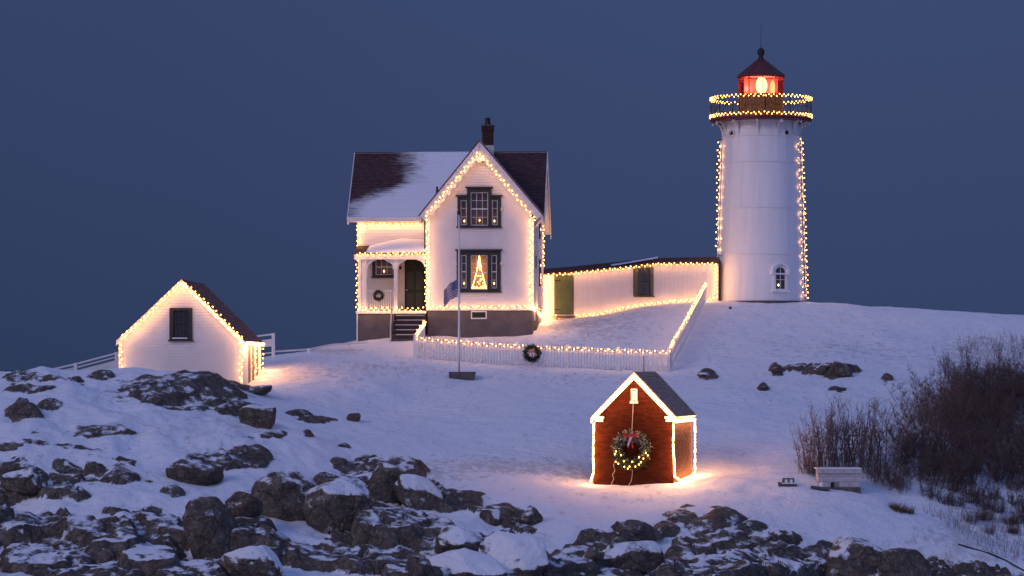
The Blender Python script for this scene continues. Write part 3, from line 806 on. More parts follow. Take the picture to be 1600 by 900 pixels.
# main roof, snow on the left part of its front slope
def snow_main(t, co):
    sp = t.nodes.new('ShaderNodeSeparateXYZ'); t.links.new(co.outputs['Object'], sp.inputs[0])
    x, z = sp.outputs['X'], sp.outputs['Z']
    mp = t.nodes.new('ShaderNodeMapping'); mp.inputs['Scale'].default_value = (1.2, 1, 7.8); t.links.new(co.outputs['Object'], mp.inputs[0])
    n = t.nodes.new('ShaderNodeTexNoise'); n.inputs['Scale'].default_value = 1.3; n.inputs['Detail'].default_value = 6; n.inputs['Roughness'].default_value = 0.7
    t.links.new(mp.outputs[0], n.inputs['Vector'])
    n2 = t.nodes.new('ShaderNodeTexNoise'); n2.inputs['Scale'].default_value = 0.9; n2.inputs['Detail'].default_value = 3
    t.links.new(co.outputs['Object'], n2.inputs['Vector'])
    # boundary: bare wedge is wide above, narrow at the eave: bare where x < xb(z)
    ze = H_.at(600, 338, 1.2)[1]; zr = rz
    mr = t.nodes.new('ShaderNodeMapRange'); mr.inputs['From Min'].default_value = ze+0.55; mr.inputs['From Max'].default_value = ze+1.7
    x_lo = H_.at(556, 300, 2.0)[0]-0.5; x_hi = H_.at(634, 280, 3)[0]
    mr.inputs['To Min'].default_value = x_lo; mr.inputs['To Max'].default_value = x_hi
    t.links.new(z, mr.inputs['Value'])
    d = M_(t, 'SUBTRACT', x, mr.outputs[0])
    d = M_(t, 'ADD', d, M_(t, 'MULTIPLY', M_(t, 'SUBTRACT', n.outputs[0], 0.5), 2.6))
    d = M_(t, 'ADD', d, M_(t, 'MULTIPLY', M_(t, 'SUBTRACT', n2.outputs[0], 0.5), 1.2))
    s1 = t.nodes.new('ShaderNodeMapRange'); s1.interpolation_type = 'SMOOTHSTEP'
    s1.inputs['From Min'].default_value = -0.7; s1.inputs['From Max'].default_value = 1.1; t.links.new(d, s1.inputs['Value'])
    right = M_(t, 'LESS_THAN', x, uC+0.2)
    front_ = M_(t, 'LESS_THAN', sp.outputs['Y'], 4.5)
    return M_(t, 'MULTIPLY', M_(t, 'MULTIPLY', s1.outputs[0], right), front_)
ROOFM = shingle_mat('main_roof_shingle_with_snow', (0.058, 0.032, 0.034), (0.115, 0.064, 0.066), snow_main)
eL = at(543.5, 341, 1.15)[0]; eR = at(850, 335, 1.15)[0]; ez = at(600, 339, 1.15)[1]
wE, wR = 1.15, 4.3
ez2 = at(862.5, 364, 8.0)[1]
sl_ = Vector((0, wR-wE, rz-ez)); L1 = sl_.length; V1 = sl_/L1; N1 = Vector((0, -V1.z, V1.y))
m = MB(); m.courses((0, wE, ez), (1, 0, 0), V1, N1, [(eL, 0), (eR, 0), (eR, L1), (eL, L1)], 0.15, 0.022)
sl2 = Vector((0, 8.0-wR, ez2-rz)); L2 = sl2.length; V2 = -sl2/L2; N2 = Vector((0, -V2.z, V2.y)) * -1
N2 = Vector((0, V2.z, -V2.y)) if V2.y < 0 else Vector((0, -V2.z, V2.y))
if N2.z < 0: N2 = -N2
m.courses((0, 8.0, ez2), (1, 0, 0), V2, N2, [(eL, 0), (eR, 0), (eR, L2), (eL, L2)], 0.15, 0.022)
rf = m.obj('roof', ROOFM, hs)
m = MB()   # boards under the roof, barge boards on its two ends
for (P0, V_, N_, L_) in ((Vector((0, wE, ez)), V1, N1, L1), (Vector((0, 8.0, ez2)), V2, N2, L2)):
    a = P0+N_*-0.004
    q = [a+Vector((eL+.03, 0, 0)), a+Vector((eR-.03, 0, 0)), a+V_*L_+Vector((eR-.03, 0, 0)), a+V_*L_+Vector((eL+.03, 0, 0))]
    m.prism([tuple(p) for p in q], tuple(N_*-0.12))
m.obj('soffit', TRIM, rf)
m = MB()
for e_, sg in ((eL, -1), (eR, 1)):
    for (P0, V_, N_, L_) in ((Vector((0, wE, ez)), V1, N1, L1), (Vector((0, 8.0, ez2)), V2, N2, L2)):
        a = P0+Vector((e_, 0, 0))+N_*-0.01; b = a+V_*L_
        d = Vector((0.045*sg, 0, 0)); dn = Vector((0, 0, -0.30))
        m.prism([tuple(a), tuple(b), tuple(b+dn), tuple(a+dn)], tuple(d))
m.obj('barge_board', TRIM, rf)
m = MB(); m.box(eL-0.04, uL-0.36, wE-0.05, wE+0.02, ez-0.19, ez-0.005); m.box(uR+0.1, eR+0.04, wE-0.05, wE+0.02, ez-0.19, ez-0.005)
m.obj('eave_board', TRIM, rf)
MB().tube([(eL-0.0, wE-0.02, ez-0.2), (eL+0.02, wE-0.02, ez-0.36)], 0.035, 6).obj('icicle', SNOWM, rf)
MB().box(eL, eR, wE+0.0, wE+0.35, ez-0.22, ez-0.12).obj('eave_soffit', TRIM, rf)
# cross gable roof
gw = -0.34
gcL = at(653.5, 337, gw); gcR = at(848.5, 335, gw); gp = at(749.3, 218.5, gw)
m = MB()
for (c_, sg) in ((gcL, -1), (gcR, 1)):
    e0 = Vector((c_[0], 0, c_[1])); pk = Vector((gp[0], 0, gp[1])); V_ = (pk-e0); L_ = V_.length; V_ = V_/L_
    N_ = Vector((V_.z*sg, 0, abs(V_.x)))
    # polygon in (depth, slope) ; clipped where it runs into the main roof
    m.courses(tuple(e0), (0, 1, 0), tuple(V_), tuple(N_), [(gw, 0), (1.35, 0), (4.25, L_), (gw, L_)], 0.15, 0.02)
def snow_gable(t, co):
    sp = t.nodes.new('ShaderNodeSeparateXYZ'); t.links.new(co.outputs['Object'], sp.inputs[0])
    n = t.nodes.new('ShaderNodeTexNoise'); n.inputs['Scale'].default_value = 2.2; n.inputs['Detail'].default_value = 5
    t.links.new(co.outputs['Object'], n.inputs['Vector'])
    g = M_(t, 'GREATER_THAN', M_(t, 'ADD', n.outputs[0], 0.2), 0.5)
    return g
m.obj('cross_gable_roof', shingle_mat('gable_roof_with_snow', (0.040, 0.024, 0.026), (0.080, 0.05, 0.05), snow_gable), hs)
m = MB(); mb2 = MB()
for (c_, sg) in ((gcL, -1), (gcR, 1)):
    mb3 = MB()
    e0 = Vector((c_[0], gw, c_[1])); pk = Vector((gp[0], gw, gp[1])); V_ = (pk-e0); L_ = V_.length; V_ = V_/L_
    In = Vector((-V_.z*sg, 0, -abs(V_.x)))      # inward, below the roof
    a0 = e0+In*0.006; b0 = pk+In*0.006
    # dark drip edge, then wide barge board
    mb2.prism([tuple(a0), tuple(b0), tuple(b0+In*0.045), tuple(a0+In*0.045)], (0, 0.06, 0))
    bw = 0.33
    t0 = e0+In*0.051; t1 = pk+In*0.051
    low = pk+Vector((0, 0, -(0.051+bw)/abs(V_.x)*1.0))
    m.prism([tuple(t0), tuple(t1), tuple(low), tuple(e0+In*(0.051+bw)+V_*0.0)], (0, 0.045, 0))
    # scalloped inner edge
    n = 9
    for i in range(n):
        c = e0+V_*(0.55+i*(L_-1.35)/(n-1))+In*(0.051+bw)
        r_ = 0.17
        fan = [c+V_*(r_*math.cos(a_))+In*(r_*0.75*math.sin(a_)) for a_ in [math.pi*k/8 for k in range(9)]]
        mb3.prism([tuple(p+Vector((0, 0.004, 0))) for p in fan], (0, 0.036, 0))
        k_ = e0+V_*(0.55+(i+.5)*(L_-1.35)/(n-1))+In*(0.051+bw)
        if i < n-1: mb3.prism([tuple(k_+V_*0.05+Vector((0, .004, 0))), tuple(k_-V_*0.05+Vector((0, .004, 0))), tuple(k_-V_*0.03+In*0.09+Vector((0, .004, 0))), tuple(k_+V_*0.03+In*0.09+Vector((0, .004, 0)))], (0, 0.036, 0))
    mb3.obj('scalloped_edge', TRIM, hs)
    # soffit board to the wall
    s0 = e0+In*0.02+Vector((0, 0.05, 0)); s1 = pk+In*0.02+Vector((0, 0.05, 0))
    m.prism([tuple(s0), tuple(s1), tuple(s1+Vector((0, 0.30, 0))), tuple(s0+Vector((0, 0.30, 0)))], tuple(In*0.03))
# eave side boards of the cross gable
m.box(gcL[0]+0.02, gcL[0]+0.09, gw+0.05, 1.3, gcL[1]-0.30, gcL[1]-0.05)
m.box(gcR[0]-0.09, gcR[0]-0.02, gw+0.05, 1.3, gcR[1]-0.30, gcR[1]-0.05)
# fan ornament below the peak
gpz = gp[1]-0.95
for a_ in range(-3, 4):
    a1 = a_*0.28
    m.bar((gp[0], gw+0.03, gpz-0.1), (gp[0]+math.sin(a1)*0.40, gw+0.03, gpz-0.1+math.cos(a1)*0.40), 0.05, 0.05)
bb = m.obj('barge_board', TRIM, hs); mb2.obj('drip_edge', DARKRED, hs);
# chimney
cu0 = at(753.6, 210, 4.3)[0]; cu1 = at(770.8, 210, 4.3)[0]; cz1 = at(762, 197, 4.3)[1]; cz0 = rz-0.6
m = MB(); m.box(cu0+.01, cu1-.01, 4.06, 4.54, cz0, cz1-0.02); ch = m.obj('chimney', MORTAR, hs)
mb = MB(); nrow = int((cz1-cz0)/0.075)
for i in range(nrow):
    z0 = cz0+i*0.075+0.004; e_ = 0.03 if i >= nrow-3 else 0.0
    for (fx0, fx1, fy) in ((cu0-e_, cu1+e_, 4.05-e_), ):
        nb = 3; off = (i % 2)*0.5
        for k in range(-1, nb+1):
            a = fx0+(fx1-fx0)*(k+off)/nb; b = fx0+(fx1-fx0)*(k+1+off)/nb
            a = max(a, fx0); b = min(b, fx1)
            if b-a > 0.04:
                mb.box(a+.005, b-.005, fy, fy+0.12, z0, z0+0.067); mb.box(a+.005, b-.005, 4.43+e_, 4.55+e_, z0, z0+0.067)
    for sx0, sx1 in ((cu0-e_, cu0+.1), (cu1-.1, cu1+e_)): mb.box(sx0, sx1, 4.18-e_, 4.42+e_, z0, z0+.067)
mb.obj('bricks', BRICKC, ch, kind='stuff')
MB().box(cu0-.05, cu1+.05, 4.0, 4.6, cz1-.02, cz1+.05).obj('cap', CONCR, ch)
MB().lathe([(0.16, cz1+.05), (0.13, cz1+.2), (0.12, cz1+.33), (0.15, cz1+.36), (0.06, cz1+.40)], 12, ((cu0+cu1)/2, 4.3), cap=True).obj('chimney_pot', BLACKM, ch)
MB().box(cu0-.04, cu1+.04, 4.0, 4.6, rz-.25, at(762, 227, 4.0)[1]).obj('flashing', SASHM, ch)
vu, vz = at(683, 297, 2.2)
MB().lathe([(0.05, vz-.5), (0.05, vz+.16)], 8, (vu, 2.2), cap=True).obj('vent_pipe', BLACKM, hs)
# porch in the left corner
pL = at(558, 440, 0.05)[0]; pR = uL; pz = at(600, 486, 0.05)[1]; pt = at(600, 397, -0.15)[1]; pb = at(600, 405.5, 0)[1]
m = MB(); m.box(pL, pR-.02, 0.0, D1-.02, pz-0.1, pz); m.obj('porch_floor', GREYF, hs)
m = MB(); m.box(pL+.04, at(611, 500, 0.03)[0], 0.03, 0.08, -1.3, pz-.1); m.box(pL+.04, pL+.09, .08, D1, -1.3, pz-.1)
m.obj('porch_skirt', GREYF, hs)
MB().box(pL-.02, pL+.04, -.03, .029, -0.6, pz-.1).obj('corner_post', TRIM, hs)
MB().box(pL-.05, pR-.03, -.05, -.005, pz-.12, pz+.01).obj('porch_fascia', TRIM, hs)
m = MB(); dr = rect(H_, 632.4, 664, 405, 479, D1); wr = rect(H_, 581.7, 616, 404, 432.4, D1)
m.courses((0, D1, 0), (1, 0, 0), (0, 0, 1), (0, -1, 0), [(mL, pz), (uL, pz), (uL, up_z-.001), (mL, up_z-.001)], 0.12, 0.024, [sh(dr), sh(wr)])
m.obj('porch_wall', CREAM, hs)
pw = window(hs, H_, D1-.02, wr, rect(H_, 587, 613.7, 404.5, 429.7, D1), 3, 2, sash=TRIM)
m = MB(); m.box(dr[0], dr[1]+.1, D1-.03, D1+.05, pz, dr[3]); dd = m.obj('front_door', DOORD, hs)
m = MB()
for k in range(2):
    for (a, b) in ((0.1, 0.9), (1.05, 1.9)):
        x0 = dr[0]+.12+k*0.42; m.box(x0, x0+.3, D1-.045, D1-.031, pz+a, pz+b)
m.obj('door_panel', DARKG, dd)
MB().lathe([(0.03, pz+1.0), (0.035, pz+1.03), (0.01, pz+1.06)], 8, (dr[0]+.1, D1-.07), cap=True).obj('door_knob', SASHM, dd)
la = rect(H_, 624, 627.5, 416, 421, D1); MB().box(la[0], la[1], D1-.14, D1-.03, la[2], la[3]).obj('mailbox', BLACKM, hs)
# porch roof with fascia
m = MB(); m.box(pL-.12, pR-.03, -.14, 0.0, pb, pt); m.box(pL-.12, pL-.02, 0.0, D1, pb, pt); m.obj('porch_beam', TRIM, hs)
pr = MB(); pr.prism([(pL-.16, -.2, pt+.005), (pR-.04, -.2, pt+.005), (pR-.04, D1-.03, pt+.42), (pL-.16, D1-.03, pt+.42)], (0, 0, .05)); prf = pr.obj('porch_roof', ROOFS, hs)
# snow heap on it
m = MB(); nx, ny = 26, 10
a0 = at(572, 390, .3)[0]; a1 = uL-.03
vs = []; fs = []
for j in range(ny+1):
    for i in range(nx+1):
        f = i/nx; g = j/ny; x = a0+(a1-a0)*f; y = -.12+(D1-.04+.12)*g
        hgt = 0.50*min(1, (f*1.9))**0.9*(0.55+.45*math.sin(min(1, g*1.1)*math.pi*.5))*(min(1, g*4+.15))**.5*(1-.15*f)
        if i == 0 or j == 0: hgt = 0
        vs.append((x, y, pt+.05+.42*(y+.2)/(D1+.2)*.98+hgt*.75+.004))
for j in range(ny):
    for i in range(nx): fs.append((j*(nx+1)+i, j*(nx+1)+i+1, (j+1)*(nx+1)+i+1, (j+1)*(nx+1)+i))
m.add(vs, fs); m.obj('snow_heap', SNOWM, prf, True)
# posts with scalloped brackets
def post(x0, x1, brk):
    a = at(x0, 440, 0)[0]; b = at(x1, 440, 0)[0]
    m = MB(); m.box(a, b, -.06, .08, pz, pb); m.box(a-.02, b+.02, -.08, .1, pz, pz+.12); m.box(a-.02, b+.02, -.08, .1, pb-.09, pb)
    p_ = m.obj('porch_post', TRIM, hs)
    for sg in brk:
        e_ = b if sg > 0 else a
        pts = [(e_, 0, pb-.002), (e_+sg*.42, 0, pb-.002)]
        for k in range(9):
            tt = k/8*math.pi/2
            rr_ = .40*(1-.10*abs(math.sin(3*tt)))
            pts.append((e_+sg*(.42-rr_*math.sin(tt)), 0, pb-.44+rr_*math.cos(tt)))
        pts.append((e_, 0, pb-.46))
        MB().prism([(p[0], -.02, p[2]) for p in pts], (0, .04, 0)).obj('bracket', TRIM, p_)
post(559.5, 564.5, ()); post(567, 573, (1,)); post(615.5, 621, (-1, 1)); 
a = at(664, 440, 0)[0]
MB().prism([(a, -.02, pb-.002), (a-.38, -.02, pb-.002)]+[(a-.38+.36*math.sin(k/8*math.pi/2), -.02, pb-.40+.36*math.cos(k/8*math.pi/2)) for k in range(9)], (0, .04, 0)).obj('bracket', TRIM, hs)
MB().box(at(564.5, 440, 0)[0], at(567, 440, 0)[0], -.02, .04, pz, pb).obj('post_infill', TRIM, hs)
# porch railing
r0 = at(573, 455, 0)[0]; r1 = at(615.5, 455, 0)[0]; rzt = at(595, 453.5, 0)[1]
rl = MB(); rl.box(r0, r1, -.04, .04, rzt-.06, rzt); rl.box(r0, r1, -.03, .03, pz+.06, pz+.11); rl = rl.obj('porch_railing', TRIM, hs)
bal = MB().box(-.016, .016, -.016, .016, pz+.11, rzt-.06).mesh('baluster', TRIM)
for k in range(12): inst('baluster', bal, rl, (r0+(r1-r0)*(k+.5)/12, 0, 0))
# stairs
s0 = at(612.5, 500, -.6)[0]; s1 = uL-.03
nst = 6; rise = (pz+0.25-0.0)/nst if False else (pz-(-0.15))/nst
for k in range(nst-0):
    zt = pz-rise*(k+1)+.02; yb = -.26*k-.01
    if k < nst-1:
        m = MB(); m.box(s0+.05, s1, yb-.30, yb-.0, zt-.04, zt); tr = m.obj('stair_tread', GREYF, hs)
        m = MB(); m.box(s0+.25*SR.random()+.1, s1-.05, yb-.302, yb-.2, zt+.001, zt+.022); m.obj('snow_on_tread', SNOWM, tr, kind=None)
    m = MB(); m.box(s0+.05, s1, yb-.03, yb-.0, zt-rise*1.0 if k == nst-1 else zt-.041-rise+.06, zt-.041 if k < nst-1 else zt); m.obj('stair_riser', GREYF, hs)
m = MB(); m.prism([(s0, 0.0, pz-.1), (s0, -.26*nst, -.45), (s0, 0, -.45)], (.045, 0, 0)); m.obj('stair_stringer', GREYF, hs)
m = MB(); h0 = at(617.5, 452, -.05); 
m.tube([(s0+.02, -.06, h0[1]), (s0+.02, -.26*nst+.05, .55)], .035, 6); m.tube([(s0+.02, -.26*nst+.05, -.3), (s0+.02, -.26*nst+.05, .56)], .035, 6)
m.obj('stair_handrail', SASHM, hs)
# narrow end windows seen edge on, downspout
for (x0, x1, y0, y1, wv) in ((842, 844.2, 350, 373, D1), (835.8, 838.2, 400, 418, D1), (843, 845.5, 405, 447, D1)):
    a = rect(H_, x0, x1, y0, y1, D1-.05) if x1 < 839 else None
    if a: MB().box(a[0], a[1], D1-.1, D1-.03, a[2], a[3]).obj('shutter', DARKG, hs)
    else:
        z1 = at(843, y0, 3.2)[1]; z0 = at(843, y1, 3.2)[1]
        m = MB(); m.box(mR+.001, mR+.07, 3.0, 3.9, z0, z1); e_ = m.obj('end_window', DARKG, hs)
        MB().box(mR+.071, mR+.075, 3.1, 3.8, z0+.1, z1-.1).obj('pane', GLASS, e_)
a = at(834.5, 400, .25)[0]
MB().tube([(gcR[0]-.12, .1, gcR[1]-.25), (a+.03, .25, gcR[1]-.6), (a+.03, .25, zF-.6)], .035, 6).obj('downspout', TRIM, hs)
dsp = at(663.2, 400, -.1)[0]
MB().tube([(dsp, 0.05, zE-.05), (dsp, .05, pt+.1)], .03, 6).obj('downspout', BLACKM, hs)

for (x, y, l) in ((725.5, 345.5, 'electric candle in the left side light of the upstairs gable window'), (749.3, 344.5, 'electric candle in the middle of the upstairs gable window'),
                  (772.6, 345.5, 'electric candle in the right side light of the upstairs gable window'), (725.2, 443, 'electric candle in the left side light beside the glowing tree'),
                  (772, 443, 'electric candle in the right side light beside the glowing tree')):
    candle(H_, x, y, .14, l)
candle(H_, 600, 424, D1+.14, 'electric candle in the porch window')
# glowing wire tree in the lower window
tb = at(748.8, 450, .12); tz = at(748.8, 400, .12)[1]; hw = .33
TL = H_.world(tb[0], .12, tb[1])
tt = thing('window_light_tree', 'glowing cone shaped tree of tiny lights in the lower gable window', 'light tree', TL, -H_.yaw)
hgt = tz-tb[1]; path = []
def halfw(f): return hw*((1-f)**1.5*0.9+0.07*(1-f))+.012
for i in range(34):
    f = i/34; path.append((halfw(f)*(1 if i % 2 else -1)*.95, 0, hgt*f))
fm = MB(); fm.tube([(-halfw(f/20), 0, hgt*f/20) for f in range(21)], .010, 4); fm.tube([(halfw(f/20), 0, hgt*f/20) for f in range(21)], .010, 4); fm.tube([(-hw, 0, 0), (hw, 0, 0)], .01, 4)
fm.obj('wire_frame', ROPE, tt)
TB = bulb_mesh(.026, .03); TB.name = 'tree_bulb'
for i in range(26):
    f = i/26
    for sg in (-1, 1): inst('bulb', TB, tt, (sg*halfw(f), -.01, hgt*f))
for i in range(46):
    f = SR.random()**1.6*.9; inst('bulb', TB, tt, (SR.uniform(-1, 1)*halfw(f)*.9, -.02, hgt*f))
inst('bulb', BM, tt, (0, -.02, hgt+.02))
for f in (.1, .4, .75): lamp(tt, (0, .1, hgt*f), 2.0, .1, (1, .6, .2))

# light strings on the house
g = .10
def hp(px, py, w_): return Wf(H_, px, py, w_)
lights('warm string lights along the left rake of the house gable', [hp(664, 338, gw-.03), hp(748, 238, gw-.03)], .15, .045, power=1.0, off=(.12, -.08, -.16))
lights('warm string lights along the right rake of the house gable', [hp(748.5, 238, gw-.03), hp(838, 345, gw-.03)], .15, .045, power=1.0, off=(-.12, -.08, -.16))
lights('warm string lights down the left corner of the house gable', [hp(668, 342, -.08), hp(668, 480, -.08)], .13, .06, power=1.6)
lights('warm string lights down the right corner of the house gable', [hp(830, 342, -.08), hp(829.5, 480, -.08)], .13, .06, power=1.6)
lights('warm string lights along the bottom of the gable wall above the grey foundation', [hp(670, 480, -.1), hp(832, 479, -.1)], .15, .04, power=1.2)
lights('warm string lights under the eave above the porch roof', [hp(560, 350.5, D1-.1), hp(660, 350.5, D1-.1)], .13, .03, power=1.5, off=(0, -.1, -.08))
lights('warm string lights down the upper left corner above the porch', [hp(560, 350, D1-.1), hp(560, 394, D1-.1)], .12, .06, power=2.0)
lights('warm string lights along the porch roof edge', [hp(555, 397, -.24), hp(664, 396, -.24)], .13, .04, power=1.7, off=(0, -.08, .05))
lights('warm string lights down the left porch post', [hp(557.5, 398, -.1), hp(557.5, 484, -.1)], .17, .04, power=.9)
lights('warm string lights down the right side of the porch opening', [hp(665.3, 400, -.12), hp(665.3, 480, -.12)], .17, .04, power=1.0)
lights('warm string lights along the porch floor edge above the stairs', [hp(557, 483, -.1), hp(664, 483, -.1)], .12, .07, power=1.7)
lights('warm string lights down the rear right corner of the house', [hp(849.5, 352, 6.9), hp(849.5, 418, 6.9)], .14, .03, power=1.0, off=(.15, -.1, 0))

# ================================================================ covered passage to the tower
P_ = Frame(846, 503, 147.0, -13)
ps = P_.thing('covered_passage', 'low white boarded passage with dark red roof joining house and tower', 'passage')
at = P_.at
top = [(846, 428.5), (895, 425), (991, 415.5), (1025, 411), (1122.5, 410.6)]
bot = [(846, 505), (895, 500), (935, 497), (986, 484), (1050, 476), (1122.5, 473)]
tz_ = [at(*p) for p in top]; bz_ = [at(*p) for p in bot]
def ip(tab, u):
    return float(np.interp(u, [p[0] for p in tab], [p[1] for p in tab]))
ddr = rect(P_, 866, 894.5, 430, 492.5); wdr = rect(P_, 991, 1020.7, 416.5, 462.6)
# upright boards, each a board with its own edges
u = tz_[0][0]; uend = tz_[-1][0]; bw = .235
while u < uend-.02:
    u2 = min(u+bw, uend)
    segs = [(ip(bz_, u)-.5, ip(bz_, u2)-.5, ip(tz_, u)-.02, ip(tz_, u2)-.02)]
    for h in (ddr, wdr):
        if u+bw/2 > h[0]-.02 and u+bw/2 < h[1]+.02:
            s_ = segs[0]; segs = [(s_[0], s_[1], h[2]+.02, h[2]+.02), (h[3]-.02, h[3]-.02, s_[2], s_[3])]
    j = SR.uniform(0, .004)
    for s_ in segs:
        m = MB(); m.prism([(u+.002, -j, s_[0]), (u2-.002, -j, s_[1]), (u2-.002, -j, s_[3]), (u+.002, -j, s_[2])], (0, .03, 0)); m.obj('wall_board', WHITE, ps)
    u += bw
MB().prism([(tz_[0][0], .032, -1.4), (uend, .032, -1.4+ip(bz_, uend)), (uend, .032, ip(tz_, uend)-.03), (ip([(0, 0), (1, 1)], 0)+tz_[3][0], .032, tz_[3][1]-.03), (tz_[2][0], .032, tz_[2][1]-.03), (tz_[0][0], .032, tz_[0][1]-.03)], (0, .06, 0)).obj('wall_backing', ROOM, ps)
# green door of boards
n = 6; dz0, dz1 = ddr[2], ddr[3]
dp = MB(); dp.box(ddr[0], ddr[1], -.03, .02, dz0, dz1); dp = dp.obj('green_door', DOORD, ps)
for k in range(n):
    a = ddr[0]+(ddr[1]-ddr[0])*k/n; b = ddr[0]+(ddr[1]-ddr[0])*(k+1)/n
    MB().box(a+.005, b-.005, -.05-.003*(k % 2), -.031, dz0+.01, dz1-.01).obj('door_board', GREEND, dp)
for zz in (dz0+.25, dz1-.3): MB().box(ddr[0], ddr[0]+.3, -.065, -.055, zz, zz+.05).obj('hinge', BLACKM, dp)
m = MB(); m.box(ddr[0]-.08, ddr[0]+.88, -.75, -.06, dz0-.12, dz0-.03); st_ = m.obj('door_step', BROWNW, ps)
MB().box(ddr[0]-.05, ddr[0]+.0, -.7, -.65, dz0-.6, dz0-.12).obj('leg', BROWNW, st_); MB().box(ddr[0]+.78, ddr[0]+.84, -.7, -.65, dz0-.6, dz0-.12).obj('leg', BROWNW, st_)
MB().box(ddr[0]-.04, ddr[0]+.84, -.72, -.2, dz0-.029, dz0+.015).obj('snow_on_step', SNOWM, st_)
GREYG = mat('grey_green_casing', (0.12, 0.125, 0.09), .6, .1, 5)
window(ps, P_, -.03, wdr, rect(P_, 996.5, 1015.8, 419, 460.5), 2, 4, casing=GREYG, sash=DARKG)
candle(P_, 1009, 437, .12, 'added candle imitating the tree light reflected in the passage window', .5)  # added candle and lamp imitate a reflection of the tree light in this glass
# roof
rm = MB(); rsn = MB()
seq = [tz_[0], tz_[1], tz_[2], tz_[3], tz_[4]]
ridge = [at(846, 420.5, 1.2), at(895, 416.5, 1.2), at(952, 410.5, 1.2), at(1023, 403.2, 1.2), at(1122.5, 401.5, 1.2)]
for i in range(4):
    a, b = seq[i], seq[i+1]; c, d = ridge[i], ridge[i+1]
    for k in range(6):
        f0, f1 = k/6, (k+1)/6
        def mixp(p, q, f, o): return (p[0]+(q[0]-p[0])*f, -.16+(1.2+.16)*f, p[1]+(q[1]-p[1])*f+o)
        p0, p1, p2, p3 = mixp(a, c, f0, .03), mixp(b, d, f0, .03), mixp(b, d, f1, .008), mixp(a, c, f1, .008)
        rm.add([p0, p1, p2, p3], [(0, 1, 2, 3)])
        rm.add([(p0[0], p0[1], p0[2]-.022), (p1[0], p1[1], p1[2]-.022), p1, p0], [(0, 1, 2, 3)])
    rm.prism([(a[0], -.16, a[1]-.05), (b[0], -.16, b[1]-.05), (b[0], -.16, b[1]+.03), (a[0], -.16, a[1]+.03)], (0, .03, 0))
    rm.add([(c[0], 1.2, c[1]), (d[0], 1.2, d[1]), (d[0], 2.4, d[1]-.5), (c[0], 2.4, c[1]-.5)], [(0, 1, 2, 3)])
    rm.prism([(c[0], 2.3, c[1]-.5), (d[0], 2.3, d[1]-.5), (d[0], 2.3, bz_[0][1]-.5), (c[0], 2.3, bz_[0][1]-.5)], (0, .05, 0))
rr_ = rm.obj('roof', SKIRT, ps)
m = MB(); sp_ = [mixp(at(952+(1030-952)*f, 419-9*f, 0), at(960+(1026-960)*f, 410-8*f, 1.2), .25+.45*f, .045) for f in [k/10 for k in range(11)]]
vs = []; 
for k, p in enumerate(sp_):
    f = k/10; hw_ = .05+.25*f*(1.05-f)*2
    vs += [(p[0], p[1]-hw_, p[2]-.03+.012), (p[0], p[1], p[2]+.05), (p[0], p[1]+hw_, p[2]+.06)]
m.add(vs, [(3*k+j, 3*k+3+j, 3*k+4+j, 3*k+1+j) for k in range(10) for j in (0, 1)]); m.obj('snow_streak', SNOWM, rr_, True)
def pp(px, py, w_=-.2): return Wf(P_, px, py, w_)
lights('warm string lights along the passage eave', [pp(851, 430), pp(895, 427), pp(991, 417), pp(1025, 412.5), pp(1120, 412)], .14, .04, power=.75, off=(0, -.06, -.10))
lights('warm string lights along the foot of the passage wall', [pp(895, 494, -.12), pp(935, 491, -.12), pp(986, 478.5, -.12), pp(1050, 471, -.12), pp(1098, 468, -.12)], .15, .03, power=.7, off=(0, -.12, .06))
lights('warm string lights down the passage corner beside the tower', [pp(1119.5, 412, -.12), pp(1118.5, 467, -.12)], .10, .05, power=.9)
lights('warm string lights along the snow from the passage corner to the fence', [pp(1116, 466, -.3), pp(1098, 471, -.6)], .12, .04, power=1.0)
lights('dense warm string lights down the white wall beside the green door', [pp(853.5, 430, -.12), pp(853.5, 495, -.14)], .07, .08, every=2, power=2.0)
lights('warm string lights sloping from the gable foundation to the passage', [hp(833, 481, .0), pp(850, 497, -.25), pp(863, 496, -.25)], .07, .06, every=2, power=2.4)

# ================================================================ lighthouse
TC = W(1189, 474, 150.2); TY = 150.2; k_ = TY/F
tw = thing('lighthouse_tower', 'white round lighthouse with black gallery and red lantern', 'lighthouse', TC)
def tz(py): return CZ+(HY-py)/F*TY-TC.z
def zf(py, r_): # height of a ring whose near side shows at row py
    return CZ+(HY-py)/F*(TY-r_)-TC.z
RB, RT = 68*k_, 60*k_
zt = zf(210, RT)
def rad(z): return RB+(RT-RB)*(z/zt)
rings = [zf(396, 2.1), zf(323, 2.05), zf(251, 2.0), zf(210, 1.95)]
zd = zf(184, 2.5); tm = MB(); zp = -.6
for z in rings:
    tm.lathe([(rad(zp)+.001, zp), (rad(z-.03), z-.03)], 96)
    r_ = rad(z); tm.lathe([(r_, z-.03), (r_+.045, z-.03)], 96); tm.lathe([(r_+.045, z-.03), (r_+.045, z+.03)], 96); tm.lathe([(r_+.045, z+.03), (r_, z+.03)], 96); zp = z+.03
tm.lathe([(rad(zt), zp), (RT-.03, zt+.4), (RT-.035, zd-.02)], 96)
tm.obj('tower_wall', TOWERW, tw, True)
MB().lathe([(RB+.06, -.8), (RB+.06, .09), (RB, .10)], 64).obj('foundation_ring', GREYF, tw)
